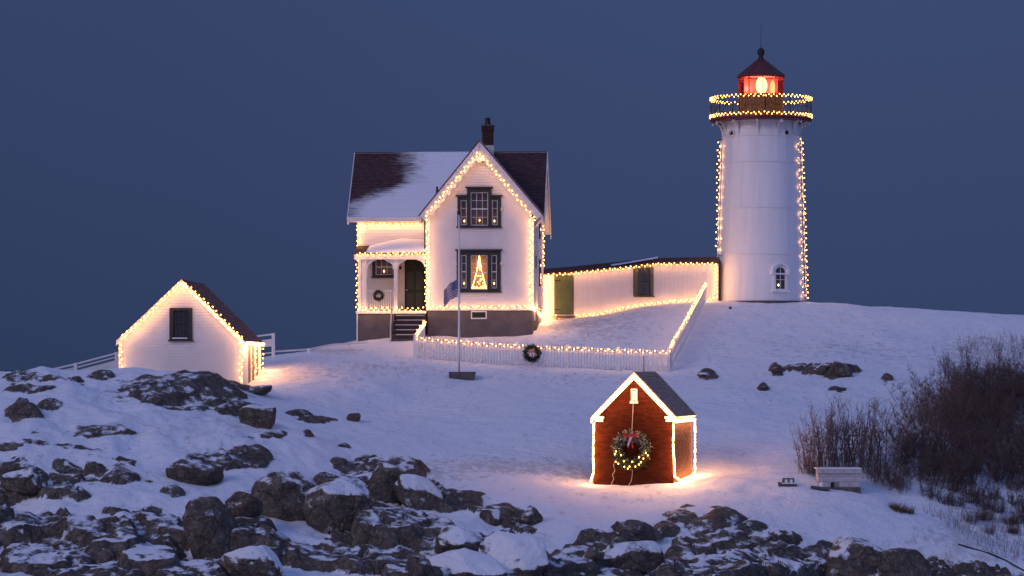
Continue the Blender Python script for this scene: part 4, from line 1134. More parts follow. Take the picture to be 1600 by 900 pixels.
# plate seams of the iron shell
m = MB()
lev = [0.1]+[z for z in rings]
for i in range(len(lev)-1):
    for k in range(8):
        a = 2*math.pi*(k+.5*(i % 2))/8+.2; z0, z1 = lev[i]+.06, lev[i+1]-.06
        m.bar(((rad(z0)+.002)*math.cos(a), (rad(z0)+.002)*math.sin(a), z0), ((rad(z1)+.002)*math.cos(a), (rad(z1)+.002)*math.sin(a), z1), .05, .014, (math.cos(a), math.sin(a), 0))
m.obj('plate_seam', TOWERW, tw)
RD = 79*k_
MB().lathe([(RT-.04, zd-.02), (RD-.05, zd-.02), (RD, zd+.02), (RD, zd+.14), (RD-.04, zd+.17), (.9, zd+.17)], 72).obj('gallery_deck', DARKRED, tw)
# brackets
def ang(px, r_): return math.asin(max(-1, min(1, (px-1189)*k_/r_)))
for k in range(12):
    a = R(-9.4+30*k); d = Vector((math.sin(a), -math.cos(a), 0))
    pts = []
    hh = zd-zf(206, 1.95); r0 = RT-.02; r1 = RD-.22
    for j in range(11):
        f = j/10; th = f*math.pi/2
        pts.append((r0+.02+(r1-r0)*(1-math.cos(th)), -hh*(1-math.sin(th))*1.0))
    m = MB(); side = Vector((-d.y, d.x, 0))
    for j in range(10):
        (ra, za), (rb, zb) = pts[j], pts[j+1]
        m.bar(d*ra+Vector((0, 0, zd-.04+za)), d*rb+Vector((0, 0, zd-.04+zb)), .075, .085, (d.x, d.y, .3))
    m.box(-.001, .001, -.001, .001, zd-.03, zd-.029)
    p_ = d*(RD-.12); m.lathe([(.05, zd-.17), (.06, zd-.1), (.03, zd-.02)], 8, (p_.x, p_.y), cap=True)
    m.obj('bracket', TRIM, tw)
# portholes
for k in range(4):
    a = R(35.5-87.5*k) if k < 2 else R(35.5+90*(k-1)); z = zf(207.5, 1.95)+.02
    M4 = Matrix.Rotation(a, 4, 'Z')
    f_ = lambda v, M4=M4, z=z: M4 @ Vector((v.x, -(RT-.01)-v.z, v.y+z))
    ph = MB(f_).lathe([(.19, -.05), (.20, .08), (.15, .10), (.13, .0)], 20).obj('porthole', TRIM, tw)
    MB(f_).lathe([(.131, .03), (.06, .032), (.002, .032)], 16, cap=True).obj('pane', BLACKM, ph)
# railing
zr_ = zf(148, 2.5); rl = MB()
for z in (zr_, (zr_*.52+(zd+.17)*.48), zd+.27):
    rl.tube([( (RD-.02)*math.cos(a), (RD-.02)*math.sin(a), z) for a in [2*math.pi*i/48 for i in range(49)]], .016, 5, False)
rl = rl.obj('gallery_railing', BLACKM, tw)
bal = MB().tube([(0, 0, zd+.17), (0, 0, zr_)], .009, 4).mesh('baluster', BLACKM)
pst = MB().box(-.025, .025, -.025, .025, zd+.17, zr_+.04).mesh('rail_post', BLACKM)
for i in range(96):
    a = 2*math.pi*i/96
    inst('rail_post' if i % 8 == 0 else 'baluster', pst if i % 8 == 0 else bal, rl, ((RD-.02)*math.cos(a), (RD-.02)*math.sin(a), 0))
# watch room and lantern
LR = 35.5*k_; z0 = zd+.17; z1 = zf(147, 1.1)
WRM = mat('dark_brown_iron', (.13, .075, .04), .5, .25, 5, metal=.1)
A0 = math.pi/10
SCREEN = mat('red_acrylic_screen', (.85, .20, .18), .5, .1, 3, 0)
MB().lathe([(LR, z0), (LR, z1-.06), (LR+.05, z1-.04), (LR+.05, z1), (LR-.02, z1)], 30).obj('watch_room', WRM, tw)
ze_ = zf(117, 1.1)
n = 10
cor = [(LR*math.cos(A0+2*math.pi*i/n), LR*math.sin(A0+2*math.pi*i/n)) for i in range(n)]
lm = MB()
for i in range(n): lm.bar((cor[i][0], cor[i][1], z1), (cor[i][0], cor[i][1], ze_), .045, .045, (cor[i][0], cor[i][1], 0))
for i in range(n):
    a, b = cor[i], cor[(i+1) % n]
    lm.bar((a[0], a[1], z1+.03), (b[0], b[1], z1+.03), .05, .06); lm.bar((a[0], a[1], ze_-.03), (b[0], b[1], ze_-.03), .05, .06)
REDI = mat('red_iron', (.35, .03, .03), .4, .1, 5)
ln = lm.obj('lantern_frame', REDI, tw)
for i in range(n):
    a, b = cor[i], cor[(i+1) % n]
    MB().poly([(a[0]*.98, a[1]*.98, z1+.05), (b[0]*.98, b[1]*.98, z1+.05), (b[0]*.98, b[1]*.98, ze_-.05), (a[0]*.98, a[1]*.98, ze_-.05)]).obj('pane', REDGLASS, ln)
ER = 38.5*k_; zc1 = zf(92, .2)
MB().lathe([(LR-.02, ze_-.0), (ER, ze_-.03), (ER, ze_+.03), (.16, zc1), (.13, zc1+.02)], 10, a0=A0).obj('lantern_roof', DARKRED, tw)
m = MB()
for i in range(n):
    a = A0+2*math.pi*i/n; m.bar((ER*math.cos(a), ER*math.sin(a), ze_+.035), (.16*math.cos(a), .16*math.sin(a), zc1), .03, .03)
m.obj('roof_rib', DARKRED, tw)
CEIL = mat('lantern_ceiling_paint', (.7, .6, .58), .7, .05, 5, 0)
MB().lathe([(LR-.03, ze_+.002), (.05, ze_+.25)], 20).obj('lantern_ceiling', CEIL, tw)
zb_ = zf(81, 0)
MB().lathe([(.2, zc1-.05), (.13, zc1+.06), (.10, zc1+.16), (.15, zc1+.22), (.17, zb_-.08), (.19, zb_), (.15, zb_+.12), (.06, zb_+.19), (.03, zb_+.22)], 20, cap=True).obj('ventilator_ball', BLACKM, tw, True)
MB().tube([(0, 0, zb_+.2), (0, 0, zf(38, 0))], [.016, .008], 5).obj('lightning_rod', BLACKM, tw)
# lens
MB().prism([(.86*math.cos(a), .86*math.sin(a), z1+.02) for a in [R(8+164*k/12) for k in range(13)]]+[(.84*math.cos(a), .84*math.sin(a), z1+.02) for a in [R(172-164*k/12) for k in range(13)]], (0, 0, ze_-z1-.06)).obj('red_screen', SCREEN, tw)
LENS = emis('lit_lens', (1.0, .66, .22), 9.0)
lz0, lz1 = zf(145, .3), zf(121, .3); lm_ = MB(); pr_ = []
for i in range(13):
    f = i/12; r_ = .30*math.sin(math.pi*(.12+.76*f))**.6; pr_ += [(r_, lz0+(lz1-lz0)*f-.01), (r_-.03, lz0+(lz1-lz0)*f+.018)]
lens = lm_.lathe(pr_, 20, (.03, 0), cap=True).obj('fresnel_lens', LENS, tw)
MB().lathe([(.34, z0), (.34, lz0-.04), (.2, lz0)], 16, (.03, 0), cap=True).obj('lens_pedestal', WRM, tw)
LENS2 = emis('lit_auxiliary_lamp', (1.0, .45, .14), 4.0)
MB().lathe([(.03, lz0-.1), (.11, lz0), (.13, lz0+.25), (.10, lz0+.5), (.03, lz0+.62)], 12, (.57, -.2), cap=True).obj('auxiliary_lamp', LENS2, tw, True)
lamp(tw, (.03, -.55, (lz0+lz1)/2), 20, .15, (1, .22, .15)); lamp(tw, (-.5, .45, lz0+.3), 30, .2, (1, .20, .15)); lamp(tw, (.55, .45, lz0+.3), 22, .2, (1, .22, .18))
# tower window
a = ang(1212.7, 2.15); zc = zf(451, 2.1); rr0 = rad(zc)
M4 = Matrix.Rotation(a, 4, 'Z'); fw = lambda v: M4 @ Vector((v.x, -(rr0-.06)-v.y, v.z+zc))
def arch(hw_, z0_, z1_, n=10): return [(-hw_, z0_), (hw_, z0_)]+[(hw_*math.cos(math.pi*k/n), z1_+hw_*.9*math.sin(math.pi*k/n)) for k in range(n+1)]
wh = 1.04
def ring_prism(hw0, hw1, z0, zt_, y0, y1, mat_, name, par):
    A = arch(hw1, z0, zt_); B_ = arch(hw0, z0+(hw1-hw0)*.6, zt_); n = len(A); m = MB(fw); vs = []
    for y in (y0, y1): vs += [(p[0], y, p[1]) for p in A]+[(p[0], y, p[1]) for p in B_]
    fs = []
    for i in range(n):
        j = (i+1) % n
        fs += [(i, j, n+j, n+i), (2*n+i, 3*n+i, 3*n+j, 2*n+j), (i, 2*n+i, 2*n+j, j), (n+i, n+j, 3*n+j, 3*n+i)]
    m.add(vs, fs); return m.obj(name, mat_, par)
cas = ring_prism(.27, .38, -.08, .82, -.15, .12, TOWERW, 'tower_window', tw)
ring_prism(.37, .50, .70, .86, -.15, .20, TOWERW, 'hood_moulding', cas)
MB(fw).box(-.48, .48, -.1, .24, -.16, -.08).obj('sill', TOWERW, cas)
MB(fw).box(-.3, .3, .12, .2, -.078, -.03).obj('snow_on_sill', SNOWM, cas)
m = MB(fw); m.box(-.013, .013, .09, .11, -.04, 1.03); m.box(-.23, .23, .09, .108, .437, .463); m.box(-.27, -.245, .09, .12, -.04, .83); m.box(.245, .27, .09, .12, -.04, .83); m.obj('sash', TRIM, cas)
m = MB(fw); m.poly([(p[0], .085, p[1]) for p in arch(.27, -.05, .82)]); m.obj('pane', GLASS, cas)
m = MB(fw); m.poly([(p[0], .075, p[1]) for p in arch(.27, -.05, .82)]); m.obj('room_recess', mat('dark_room', (.04, .03, .03), .9, .1, 3, 0), cas)
m = MB(fw); m.lathe([(.01, 0), (.035, .03), (.03, .09), (.004, .13)], 8, (-.11, .12), cap=True)
m.v = [(p[0], p[1]*1.0, p[2]+.12) for p in m.v]
m.obj('window_candle', FLAME, cas)
# conduits on both flanks
for sg, y0, y1 in ((1, 213, 469), (-1, 220, 470)):
    rr1 = lambda py: rad(zf(py, 0))
    m = MB(); a0 = R(84)*sg
    p0 = Vector((math.sin(a0)*(rad(zf(y0, 0))+.09), -math.cos(a0)*rad(zf(y0, 0)), zf(y0, 0))); p1 = Vector((math.sin(a0)*(rad(zf(y1, 0))+.09), -math.cos(a0)*rad(zf(y1, 0)), zf(y1, 0)))
    m.tube([p0, p1], .03, 6)
    m.obj('conduit', TRIM, tw)
def tp(px, py, yoff): return Vector(((px-800)/F*(TY+yoff), TY+yoff, CZ+(HY-py)/F*(TY+yoff)))
lights('warm string lights down the outer right flank of the tower', [tp(1253, 216, -.1), tp(1257, 330, -.1), tp(1261.5, 468, -.1)], .15, .05, every=3, power=.55, off=(-.05, -.12, 0))
lights('warm string lights down the inner right flank of the tower', [tp(1246, 216, -.75), tp(1250, 330, -.75), tp(1254.5, 466, -.75)], .17, .03, every=4, power=.45, bm=BMS)
lights('warm string lights down the left flank of the tower', [tp(1123.5, 220, -.1), tp(1121.5, 300, -.1), tp(1120.5, 392, -.1)], .17, .06, every=3, power=.9, off=(.05, -.15, 0))
ringp = lambda r_, z, ph=0: [TC+Vector((r_*math.sin(a), -r_*math.cos(a), z)) for a in [2*math.pi*i/40+ph for i in range(41)]]
lights('warm string lights around the top rail of the tower gallery', ringp(RD, zr_+.0), .13, .05, every=5, power=1.5, off=(0, 0, -.1))
lights('warm string lights around the edge of the tower gallery deck', ringp(RD+.02, zd+.26), .13, .05, every=5, power=1.5, off=(0, 0, .12))

# ================================================================ white shed
S1 = Frame(186, 600, 120, 1.5)
sh_ = S1.thing('white_shed', 'small white clapboard shed with steep brown roof outlined in lights', 'shed')
at = S1.at
a_uL = at(187, 560)[0]; a_uR = at(378, 560)[0]; a_zE = at(187, 530)[1]; a_zE2 = at(378, 530)[1]; a_pk = at(284.5, 440)
DS = 6.6
m = MB(); wo = rect(S1, 265, 300.8, 481, 531)
zb0 = -1.0
m.courses((0, 0, 0), (1, 0, 0), (0, 0, 1), (0, -1, 0), [(a_uL, zb0), (a_uR, zb0), (a_uR, a_zE2), (a_pk[0], a_pk[1]), (a_uL, a_zE)], .118, .020, [sh(wo)])
m.courses((a_uR, 0, 0), (0, 1, 0), (0, 0, 1), (1, 0, 0), [(0, zb0), (DS, zb0), (DS, a_zE2), (0, a_zE2)], .118, .018, [(2.1, 3.0, -.8, 1.6)])
m.courses((a_uL, 0, 0), (0, 1, 0), (0, 0, 1), (-1, 0, 0), [(0, zb0), (DS, zb0), (DS, a_zE), (0, a_zE)], .118, .018)
m.courses((0, DS, 0), (1, 0, 0), (0, 0, 1), (0, 1, 0), [(a_uL, zb0), (a_uR, zb0), (a_uR, a_zE2), (a_pk[0], a_pk[1]), (a_uL, a_zE)], .118, .018)
m.obj('wall', WHITE, sh_)
for bx_ in ((a_uL-.036, a_uL+.1, -.045, .08, zb0, a_zE), (a_uR-.1, a_uR+.036, -.045, .08, zb0, a_zE2), (a_uR-.08, a_uR+.036, DS-.1, DS+.036, zb0, a_zE2)): MB().box(*bx_).obj('corner_board', TRIM, sh_)
window(sh_, S1, -.02, wo, rect(S1, 271.2, 295, 485.3, 528), 4, 4, casing=DARKG, sash=BLACKM)
MB().box(wo[0]+.12, wo[1]-.2, -.09, -.02, wo[2]+.045, wo[2]+.09).obj('snow_on_sill', SNOWM, sh_)
MB().box(a_uR-.02, a_uR+.01, 2.1, 3.0, -.8, 1.6).obj('side_door', GREYF, sh_)
m = MB(); m.box(a_uR+.02, a_uR+.05, 3.5, 3.9, -.8, 1.6); m.box(a_uR+.02, a_uR+.05, 5.0, 5.4, -.8, 1.6); m.obj('side_shutter', BROWNW, sh_)
ov = .16
m = MB(); bbm = MB()
for (c_, sg) in (((a_uL-.12, a_zE-.06), -1), ((a_uR+.14, a_zE2-.10), 1)):
    e0 = Vector((c_[0], 0, c_[1])); pk = Vector((a_pk[0], 0, a_pk[1]+.10)); V_ = pk-e0; L_ = V_.length; V_ /= L_
    N_ = Vector((V_.z*sg, 0, abs(V_.x)))
    m.courses(tuple(e0), (0, 1, 0), tuple(V_), tuple(N_), [(-ov, 0), (DS+ov, 0), (DS+ov, L_), (-ov, L_)], .14, .02)
    q = [e0-N_*.005, e0-N_*.005+V_*L_]
    bbm.prism([tuple(q[0]+Vector((0, -ov+.01, 0))), tuple(q[1]+Vector((0, -ov+.01, 0))), tuple(q[1]+Vector((0, DS+ov-.01, 0))), tuple(q[0]+Vector((0, DS+ov-.01, 0)))], tuple(-N_*.06))
    bbm.prism([tuple(q[0]+Vector((0, -ov-.02, 0))), tuple(q[1]+Vector((0, -ov-.02, 0))), tuple(q[1]+Vector((0, -ov-.02, -.20))), tuple(q[0]+Vector((0, -ov-.02, -.2)))], (0, .028, 0))
m.obj('roof', shingle_mat('shed_roof_shingle', (.16, .085, .075), (.26, .145, .12)), sh_); bbm.obj('rake_board', TRIM, sh_)
def sp(px, py, w_=-.24): return Wf(S1, px, py, w_)
lights('warm string lights along the left rake of the white shed', [sp(187.5, 529), sp(217, 505), sp(284, 440)], .115, .045, power=1.3, off=(.08, -.02, -.08))
lights('warm string lights along the right rake of the white shed', [sp(285, 440), sp(330, 480), sp(381, 531)], .115, .045, power=1.3, off=(-.08, -.02, -.08))
lights('warm string lights down the left corner of the white shed', [sp(188, 532, -.1), sp(188.5, 579, -.1)], .13, .05, power=1.1)
lights('warm string lights down the front right corner of the white shed', [sp(377, 534, -.1), sp(376, 597, -.1)], .13, .06, power=1.1)
def ss(u, w_, z): return S1.world(u, w_, z)
lights('warm string lights along the side eave of the white shed', [ss(a_uR+.18, 0, a_zE2-.16), ss(a_uR+.18, DS, a_zE2-.16)], .1, .04, power=4.5, off=(.1, -.05, -.1))
lights('warm string lights down the left side of the shed side door', [ss(a_uR+.08, 3.6, a_zE2-.2), ss(a_uR+.08, 3.6, -.1)], .10, .09, every=4, power=3.0, off=(.26, -.05, 0))
lights('warm string lights down the rear corner of the shed side wall', [ss(a_uR+.08, 6.4, a_zE2-.2), ss(a_uR+.08, 6.4, -.3)], .10, .09, every=4, power=3.0, off=(.26, -.1, 0))
lights('warm string lights down the middle of the shed side wall', [ss(a_uR+.08, 4.9, a_zE2-.2), ss(a_uR+.08, 4.9, .2)], .12, .12, every=4, power=3.0, off=(.26, -.05, 0))
lights('warm string lights along the foot of the shed side wall', [ss(a_uR+.12, 3.6, -.1), ss(a_uR+.12, 6.5, -.3)], .11, .05, every=4, power=3.0, off=(.25, -.1, .15))

# ================================================================ red brick oil house
O_ = Frame(928, 757, 105.3, 13.6)
oh = O_.thing('oil_house', 'small red brick oil house with glowing rope lights and big wreath', 'brick house')
at = O_.at
o_uL = at(928, 700)[0]; o_uR = at(1052, 700)[0]; o_zE = at(990, 655)[1]; o_pk = at(990.5, 590)
DO = 3.7; zb0 = -.35
BH, BL = .067, .205
def bricks(mb, O, U, Nn, poly, v0, vmax):
    O, U, Nn = Vector(O), Vector(U), Vector(Nn); r_ = 0; v = v0
    def span(vv):
        xs = []
        for i in range(len(poly)):
            (x0, y0), (x1, y1) = poly[i], poly[(i+1) % len(poly)]
            if abs(y1-y0) > 1e-9 and min(y0, y1) <= vv <= max(y0, y1): xs.append(x0+(x1-x0)*(vv-y0)/(y1-y0))
        return (min(xs), max(xs)) if len(xs) > 1 else None
    while v+BH < vmax:
        s_ = span(v+.01); s2 = span(v+BH-.005)
        if s_ and s2:
            a0_, a1_ = s_; k = a0_-(BL/2 if r_ % 2 else 0)
            while k < a1_:
                x0, x1 = max(k, a0_)+.005, min(k+BL, a1_)-.005
                if x1-x0 > .03:
                    t0, t1 = max(x0, s2[0]), min(x1, s2[1])
                    if t1-t0 > .01:
                        o_ = SR.uniform(.008, .016)
                        A = [O+U*x0+Vector((0, 0, v+.004)), O+U*x1+Vector((0, 0, v+.004)), O+U*t1+Vector((0, 0, v+BH-.004)), O+U*t0+Vector((0, 0, v+BH-.004))]
                        mb.prism([tuple(p+Nn*o_) for p in A], tuple(-Nn*(o_+.003)))
                k += BL
        v += BH; r_ += 1
gpoly = [(o_uL, zb0), (o_uR, zb0), (o_uR, o_zE), (o_pk[0], o_pk[1]), (o_uL, o_zE)]
m = MB(); m.prism([(p[0], 0, p[1]) for p in gpoly], (0, DO, 0)); m.obj('wall', REDMORTAR, oh)
m = MB(); bricks(m, (0, 0, 0), (1, 0, 0), (0, -1, 0), gpoly, zb0, o_pk[1]); m.obj('front_bricks', REDBRICK, oh, kind='stuff')
m = MB(); bricks(m, (o_uR, 0, 0), (0, 1, 0), (1, 0, 0), [(0, zb0), (DO, zb0), (DO, o_zE), (0, o_zE)], zb0, o_zE); m.obj('side_bricks', OLDBRICK, oh, kind='stuff')
m = MB(); bricks(m, (o_uL, 0, 0), (0, 1, 0), (-1, 0, 0), [(0, zb0), (DO, zb0), (DO, o_zE), (0, o_zE)], zb0, o_zE); m.obj('side_bricks', REDBRICK, oh, kind='stuff')
# roof
eL_ = at(923, 652, -.15); eR_ = at(1057, 652, -.15); pk_ = at(990.7, 581, -.15)
m = MB(); bbm = MB()
for (c_, sg) in ((eL_, -1), (eR_, 1)):
    e0 = Vector((c_[0], 0, c_[1])); pk = Vector((pk_[0], 0, pk_[1])); V_ = pk-e0; L_ = V_.length; V_ /= L_
    N_ = Vector((V_.z*sg, 0, abs(V_.x)))
    m.courses(tuple(e0), (0, 1, 0), tuple(V_), tuple(N_), [(-.15, 0), (DO+.15, 0), (DO+.15, L_), (-.15, L_)], .13, .018)
    q = [e0-N_*.005, e0-N_*.005+V_*L_]
    bbm.prism([tuple(q[0]+Vector((0, -.14, 0))), tuple(q[1]+Vector((0, -.14, 0))), tuple(q[1]+Vector((0, DO+.14, 0))), tuple(q[0]+Vector((0, DO+.14, 0)))], tuple(-N_*.05))
    bbm.prism([tuple(q[0]+Vector((0, -.175, 0))), tuple(q[1]+Vector((0, -.175, 0))), tuple(q[1]+Vector((0, -.175, -.26))), tuple(q[0]+Vector((0, -.175, -.22)))], (0, .034, 0))
rf = m.obj('roof', ROOFG, oh); bbm.obj('rake_board', TRIM, oh)
# slate tabs: upright joints on the right slope
e0 = Vector((eR_[0], 0, eR_[1])); pk = Vector((pk_[0], 0, pk_[1])); V_ = pk-e0; L_ = V_.length; V_ /= L_; N_ = Vector((V_.z, 0, abs(V_.x)))
m = MB(); rws = int(L_/.13)
for i in range(rws):
    for k in range(-1, 16):
        y0 = -.15+(k+(.5 if i % 2 else 0))*.26+.005; y1 = y0+.25
        y0, y1 = max(y0, -.15), min(y1, DO+.15)
        if y1-y0 < .06: continue
        s0_ = i*.13; o_ = SR.uniform(.024, .032)
        A = [e0+V_*s0_+Vector((0, y0, 0))+N_*o_, e0+V_*s0_+Vector((0, y1, 0))+N_*o_, e0+V_*(s0_+.13)+Vector((0, y1, 0))+N_*(o_-.014), e0+V_*(s0_+.13)+Vector((0, y0, 0))+N_*(o_-.014)]
        m.prism([tuple(p) for p in A], tuple(-N_*.009))
m.obj('shingles', ROOFG, rf, kind='stuff')
# cornice returns
for (x0, x1) in ((928.0, 943.5), (1039, 1058)):
    a = rect(O_, x0, x1, 650.5, 659, -.1); m = MB(); m.box(a[0], a[1], -.17, -.02, a[3]-.08, a[3]); m.box(a[0]+.03, a[1]-.03, -.12, -.02, a[2], a[3]-.081); m.obj('cornice_return', TRIM, oh)
m = MB(); m.box(o_uR+.02, o_uR+.10, 0, DO, o_zE-.12, o_zE+.02); m.obj('side_frieze', TRIM, oh)
# louvred vent
vr = rect(O_, 986.3, 996, 607.5, 630.5)
m = MB(); m.box(vr[0], vr[0]+.04, -.06, .0, vr[2]+.09, vr[3]); m.box(vr[1]-.04, vr[1], -.06, 0, vr[2]+.09, vr[3]); m.box(vr[0]+.04, vr[1]-.04, -.06, 0, vr[3]-.04, vr[3]); m.box(vr[0]-.03, vr[1]+.03, -.1, 0, vr[2], vr[2]+.089)
vt = m.obj('louvred_vent', TRIM, oh)
for k in range(5):
    z = vr[2]+.11+(vr[3]-vr[2]-.18)*k/5; m = MB(); m.prism([(vr[0]+.04, -.05, z), (vr[1]-.04, -.05, z), (vr[1]-.04, -.02, z+.05), (vr[0]+.04, -.02, z+.05)], (0, 0, .014)); m.obj('slat', TRIM, vt)
# rope lights: one glowing tube each
def rope(label, pts, power=3.0, r_=.034, off=(0, -.1, 0), step=.32):
    pts = [Vector(p) for p in pts]; t = thing('rope_light', label, 'rope light', pts[0], 0, 'rope lights outlining the red brick oil house')
    loc = []
    for a, b in zip(pts[:-1], pts[1:]):
        n = max(2, int((b-a).length/.12))
        for i in range(n): loc.append(a.lerp(b, i/n)-pts[0]+Vector((SR.uniform(-1, 1), 0, SR.uniform(-1, 1)))*.008)
        m_ = max(1, int((b-a).length/step))
        for i in range(m_): lamp(t, a.lerp(b, (i+.5)/m_)-pts[0]+Vector(off), power, .05)
    loc.append(pts[-1]-pts[0])
    MB().tube(loc, r_, 7).obj('glowing_tube', ROPE, t, True); return t
def op(px, py, w_=-.22): return Wf(O_, px, py, w_)
RPW = 4.4
rope('glowing rope light up the left rake of the red house', [op(925, 655, -.2), op(990.5, 588.5, -.2)], RPW*1.2, .05, (.05, -.28, -.12))
rope('glowing rope light down the right rake of the red house', [op(990.5, 588.5, -.2), op(1053, 655, -.2)], RPW*1.2, .05, (-.05, -.28, -.12))
rope('glowing rope light down the front left corner of the red house', [op(928, 660, -.07), op(927, 710, -.07), op(927.5, 738, -.07), op(923, 753, -.1)], RPW*1.3, off=(0, -.3, 0))
rope('glowing rope light down the front right corner of the red house', [op(1052.5, 658, -.07), op(1052, 700, -.07), op(1054.5, 746, -.07)], RPW*1.3, off=(0, -.3, 0))
def oo(w_, z): return O_.world(o_uR+.12, w_, z)
zlo = at(1054, 748)[1]
rope('glowing rope light along the side eave of the red house', [oo(.05, o_zE-.06), oo(DO, o_zE-.06)], RPW*.8, off=(.1, -.08, -.08))
rope('glowing rope light down the rear side corner of the red house', [oo(DO-.02, o_zE-.06), oo(DO-.02, zlo+.1)], RPW*.8, off=(.12, -.05, 0))
rope('glowing rope light lying along the foot of the red house side wall', [oo(.05, zlo+.02), oo(.8, zlo-.1), oo(1.6, zlo-.05), oo(2.6, zlo-.02), oo(DO, zlo+.1)], RPW, off=(.14, -.1, .05))

# ================================================================ wreaths
def wreath(label, P, yaw, Ro, nb=0, frost=.2, lit=(-3.4, .3)):
    t = thing('wreath', label, 'wreath', P, -yaw)
    rng = random.Random(int(Ro*1000)); g_ = MB(); f_ = MB(); Ri = Ro*.68; tr = Ro*.27
    for i in range(int(900*min(1.3, Ro/.4))):
        a = rng.uniform(0, 2*math.pi); b = rng.uniform(0, 2*math.pi)
        d = Vector((math.cos(a), 0, math.sin(a))); nrm = d*math.cos(b)+Vector((0, -1, 0))*abs(math.sin(b))*.9
        r0 = rng.uniform(.2, .85)*tr; p = d*Ri+nrm*r0
        q = p+(nrm*.8+Vector((rng.uniform(-1, 1), rng.uniform(-.6, .3), rng.uniform(-1, 1)))*.8).normalized()*rng.uniform(.05, .11)*(Ro/.5)**.5
        s_ = (q-p).cross(Vector((0, 1, 0)));  s_ = s_.normalized()*.011*(Ro/.4) if s_.length > 1e-4 else Vector((.01, 0, 0))
        tgt = f_ if rng.random() < frost*(1+d.z*.9) else g_
        tgt.add([p+s_, p-s_, q-s_*.4, q+s_*.4, p+Vector((0, -.02, 0)), q+Vector((0, -.015, 0))], [(0, 1, 4), (0, 4, 5, 3), (4, 1, 2, 5), (3, 5, 2)])
    MB().tube([(Ri*math.cos(2*math.pi*k/20), 0, Ri*math.sin(2*math.pi*k/20)) for k in range(21)], tr*.45, 6, False).obj('ring', PINE, t)
    g_.obj('needles', PINE, t); f_.obj('frosted_needles', PINES, t)
    bz = Ri if nb else Ri*.2
    bw_ = MB()
    for sg in (-1, 1):
        c = Vector((0, -tr*1.05, bz)); w_ = Ro*.30
        bw_.prism([tuple(c), tuple(c+Vector((sg*w_, -.02, w_*.45))), tuple(c+Vector((sg*w_*1.05, -.02, -w_*.35)))], (0, -.05, 0))
        bw_.prism([tuple(c+Vector((sg*.01, 0, 0))), tuple(c+Vector((sg*w_*.15, 0, 0))), tuple(c+Vector((sg*w_*.5, 0, -w_*1.9))), tuple(c+Vector((sg*w_*.25, 0, -w_*2)))], (0, -.015, 0))
    bw_.box(-Ro*.06, Ro*.06, -tr*1.05-.07, -tr*1.05, bz-Ro*.06, bz+Ro*.06)
    bw_.obj('bow', REDB, t)
    wr_ = MB(); c = Vector((0, -tr*1.2, bz)); wr_.prism([tuple(c+Vector((.0, 0, -.02))), tuple(c+Vector((Ro*.12, 0, -Ro*.03))), tuple(c+Vector((-Ro*.08, 0, -Ro*.5))), tuple(c+Vector((-Ro*.15, 0, -Ro*.46)))], (0, -.012, 0)); wr_.obj('ribbon_tail', WRIB, t)
    for i in range(nb):
        a = math.pi*(1.02+.97*(i+rng.uniform(-.3, .3))/nb)+.06; rr_ = Ri+rng.uniform(-.7, .8)*tr
        p = Vector((rr_*math.cos(a), -tr*1.05, rr_*math.sin(a))); inst('bulb', BMS, t, p)
        if i % 2 == 0: lamp(t, p+Vector((0, -.08, 0)), .35, .03)
    return t
u_, z_ = O_.at(987, 703, -.12)
wreath('large wreath with lit lower half and red bow hanging on the red brick house', O_.world(u_, -.14, z_), O_.yaw, .76, 17, .35)
u2_, z2_ = O_.at(989.5, 631, -.05); zt_ = O_.at(987, 672, -.05)[1]
tag(MB().tube([O_.world(u2_, -.06, z2_), O_.world(u_, -.07, zt_)], .011, 5).obj('hanging_cord', SASHM), 'white cord holding the large wreath below the louvred vent', 'cord')
for (lb, pts) in (('loose white wire trailing from the left of the large wreath to the snow', [(961, 718), (958.5, 728), (961, 735), (957, 742), (959, 748), (955, 757)]), ('loose white wire hanging below the large wreath to the snow', [(988, 733), (987.5, 745), (986, 752), (982, 759)])):
    q = [Wf(O_, x, y, -.06) for x, y in pts]; tag(MB().tube(q, .010, 4).obj('loose_wire', SASHM), lb, 'wire')
u_, z_ = H_.at(591.6, 461.6, -.1); wreath('small green wreath with red bow on the porch railing', H_.world(u_, -.1, z_), H_.yaw, .28, 0, .12)

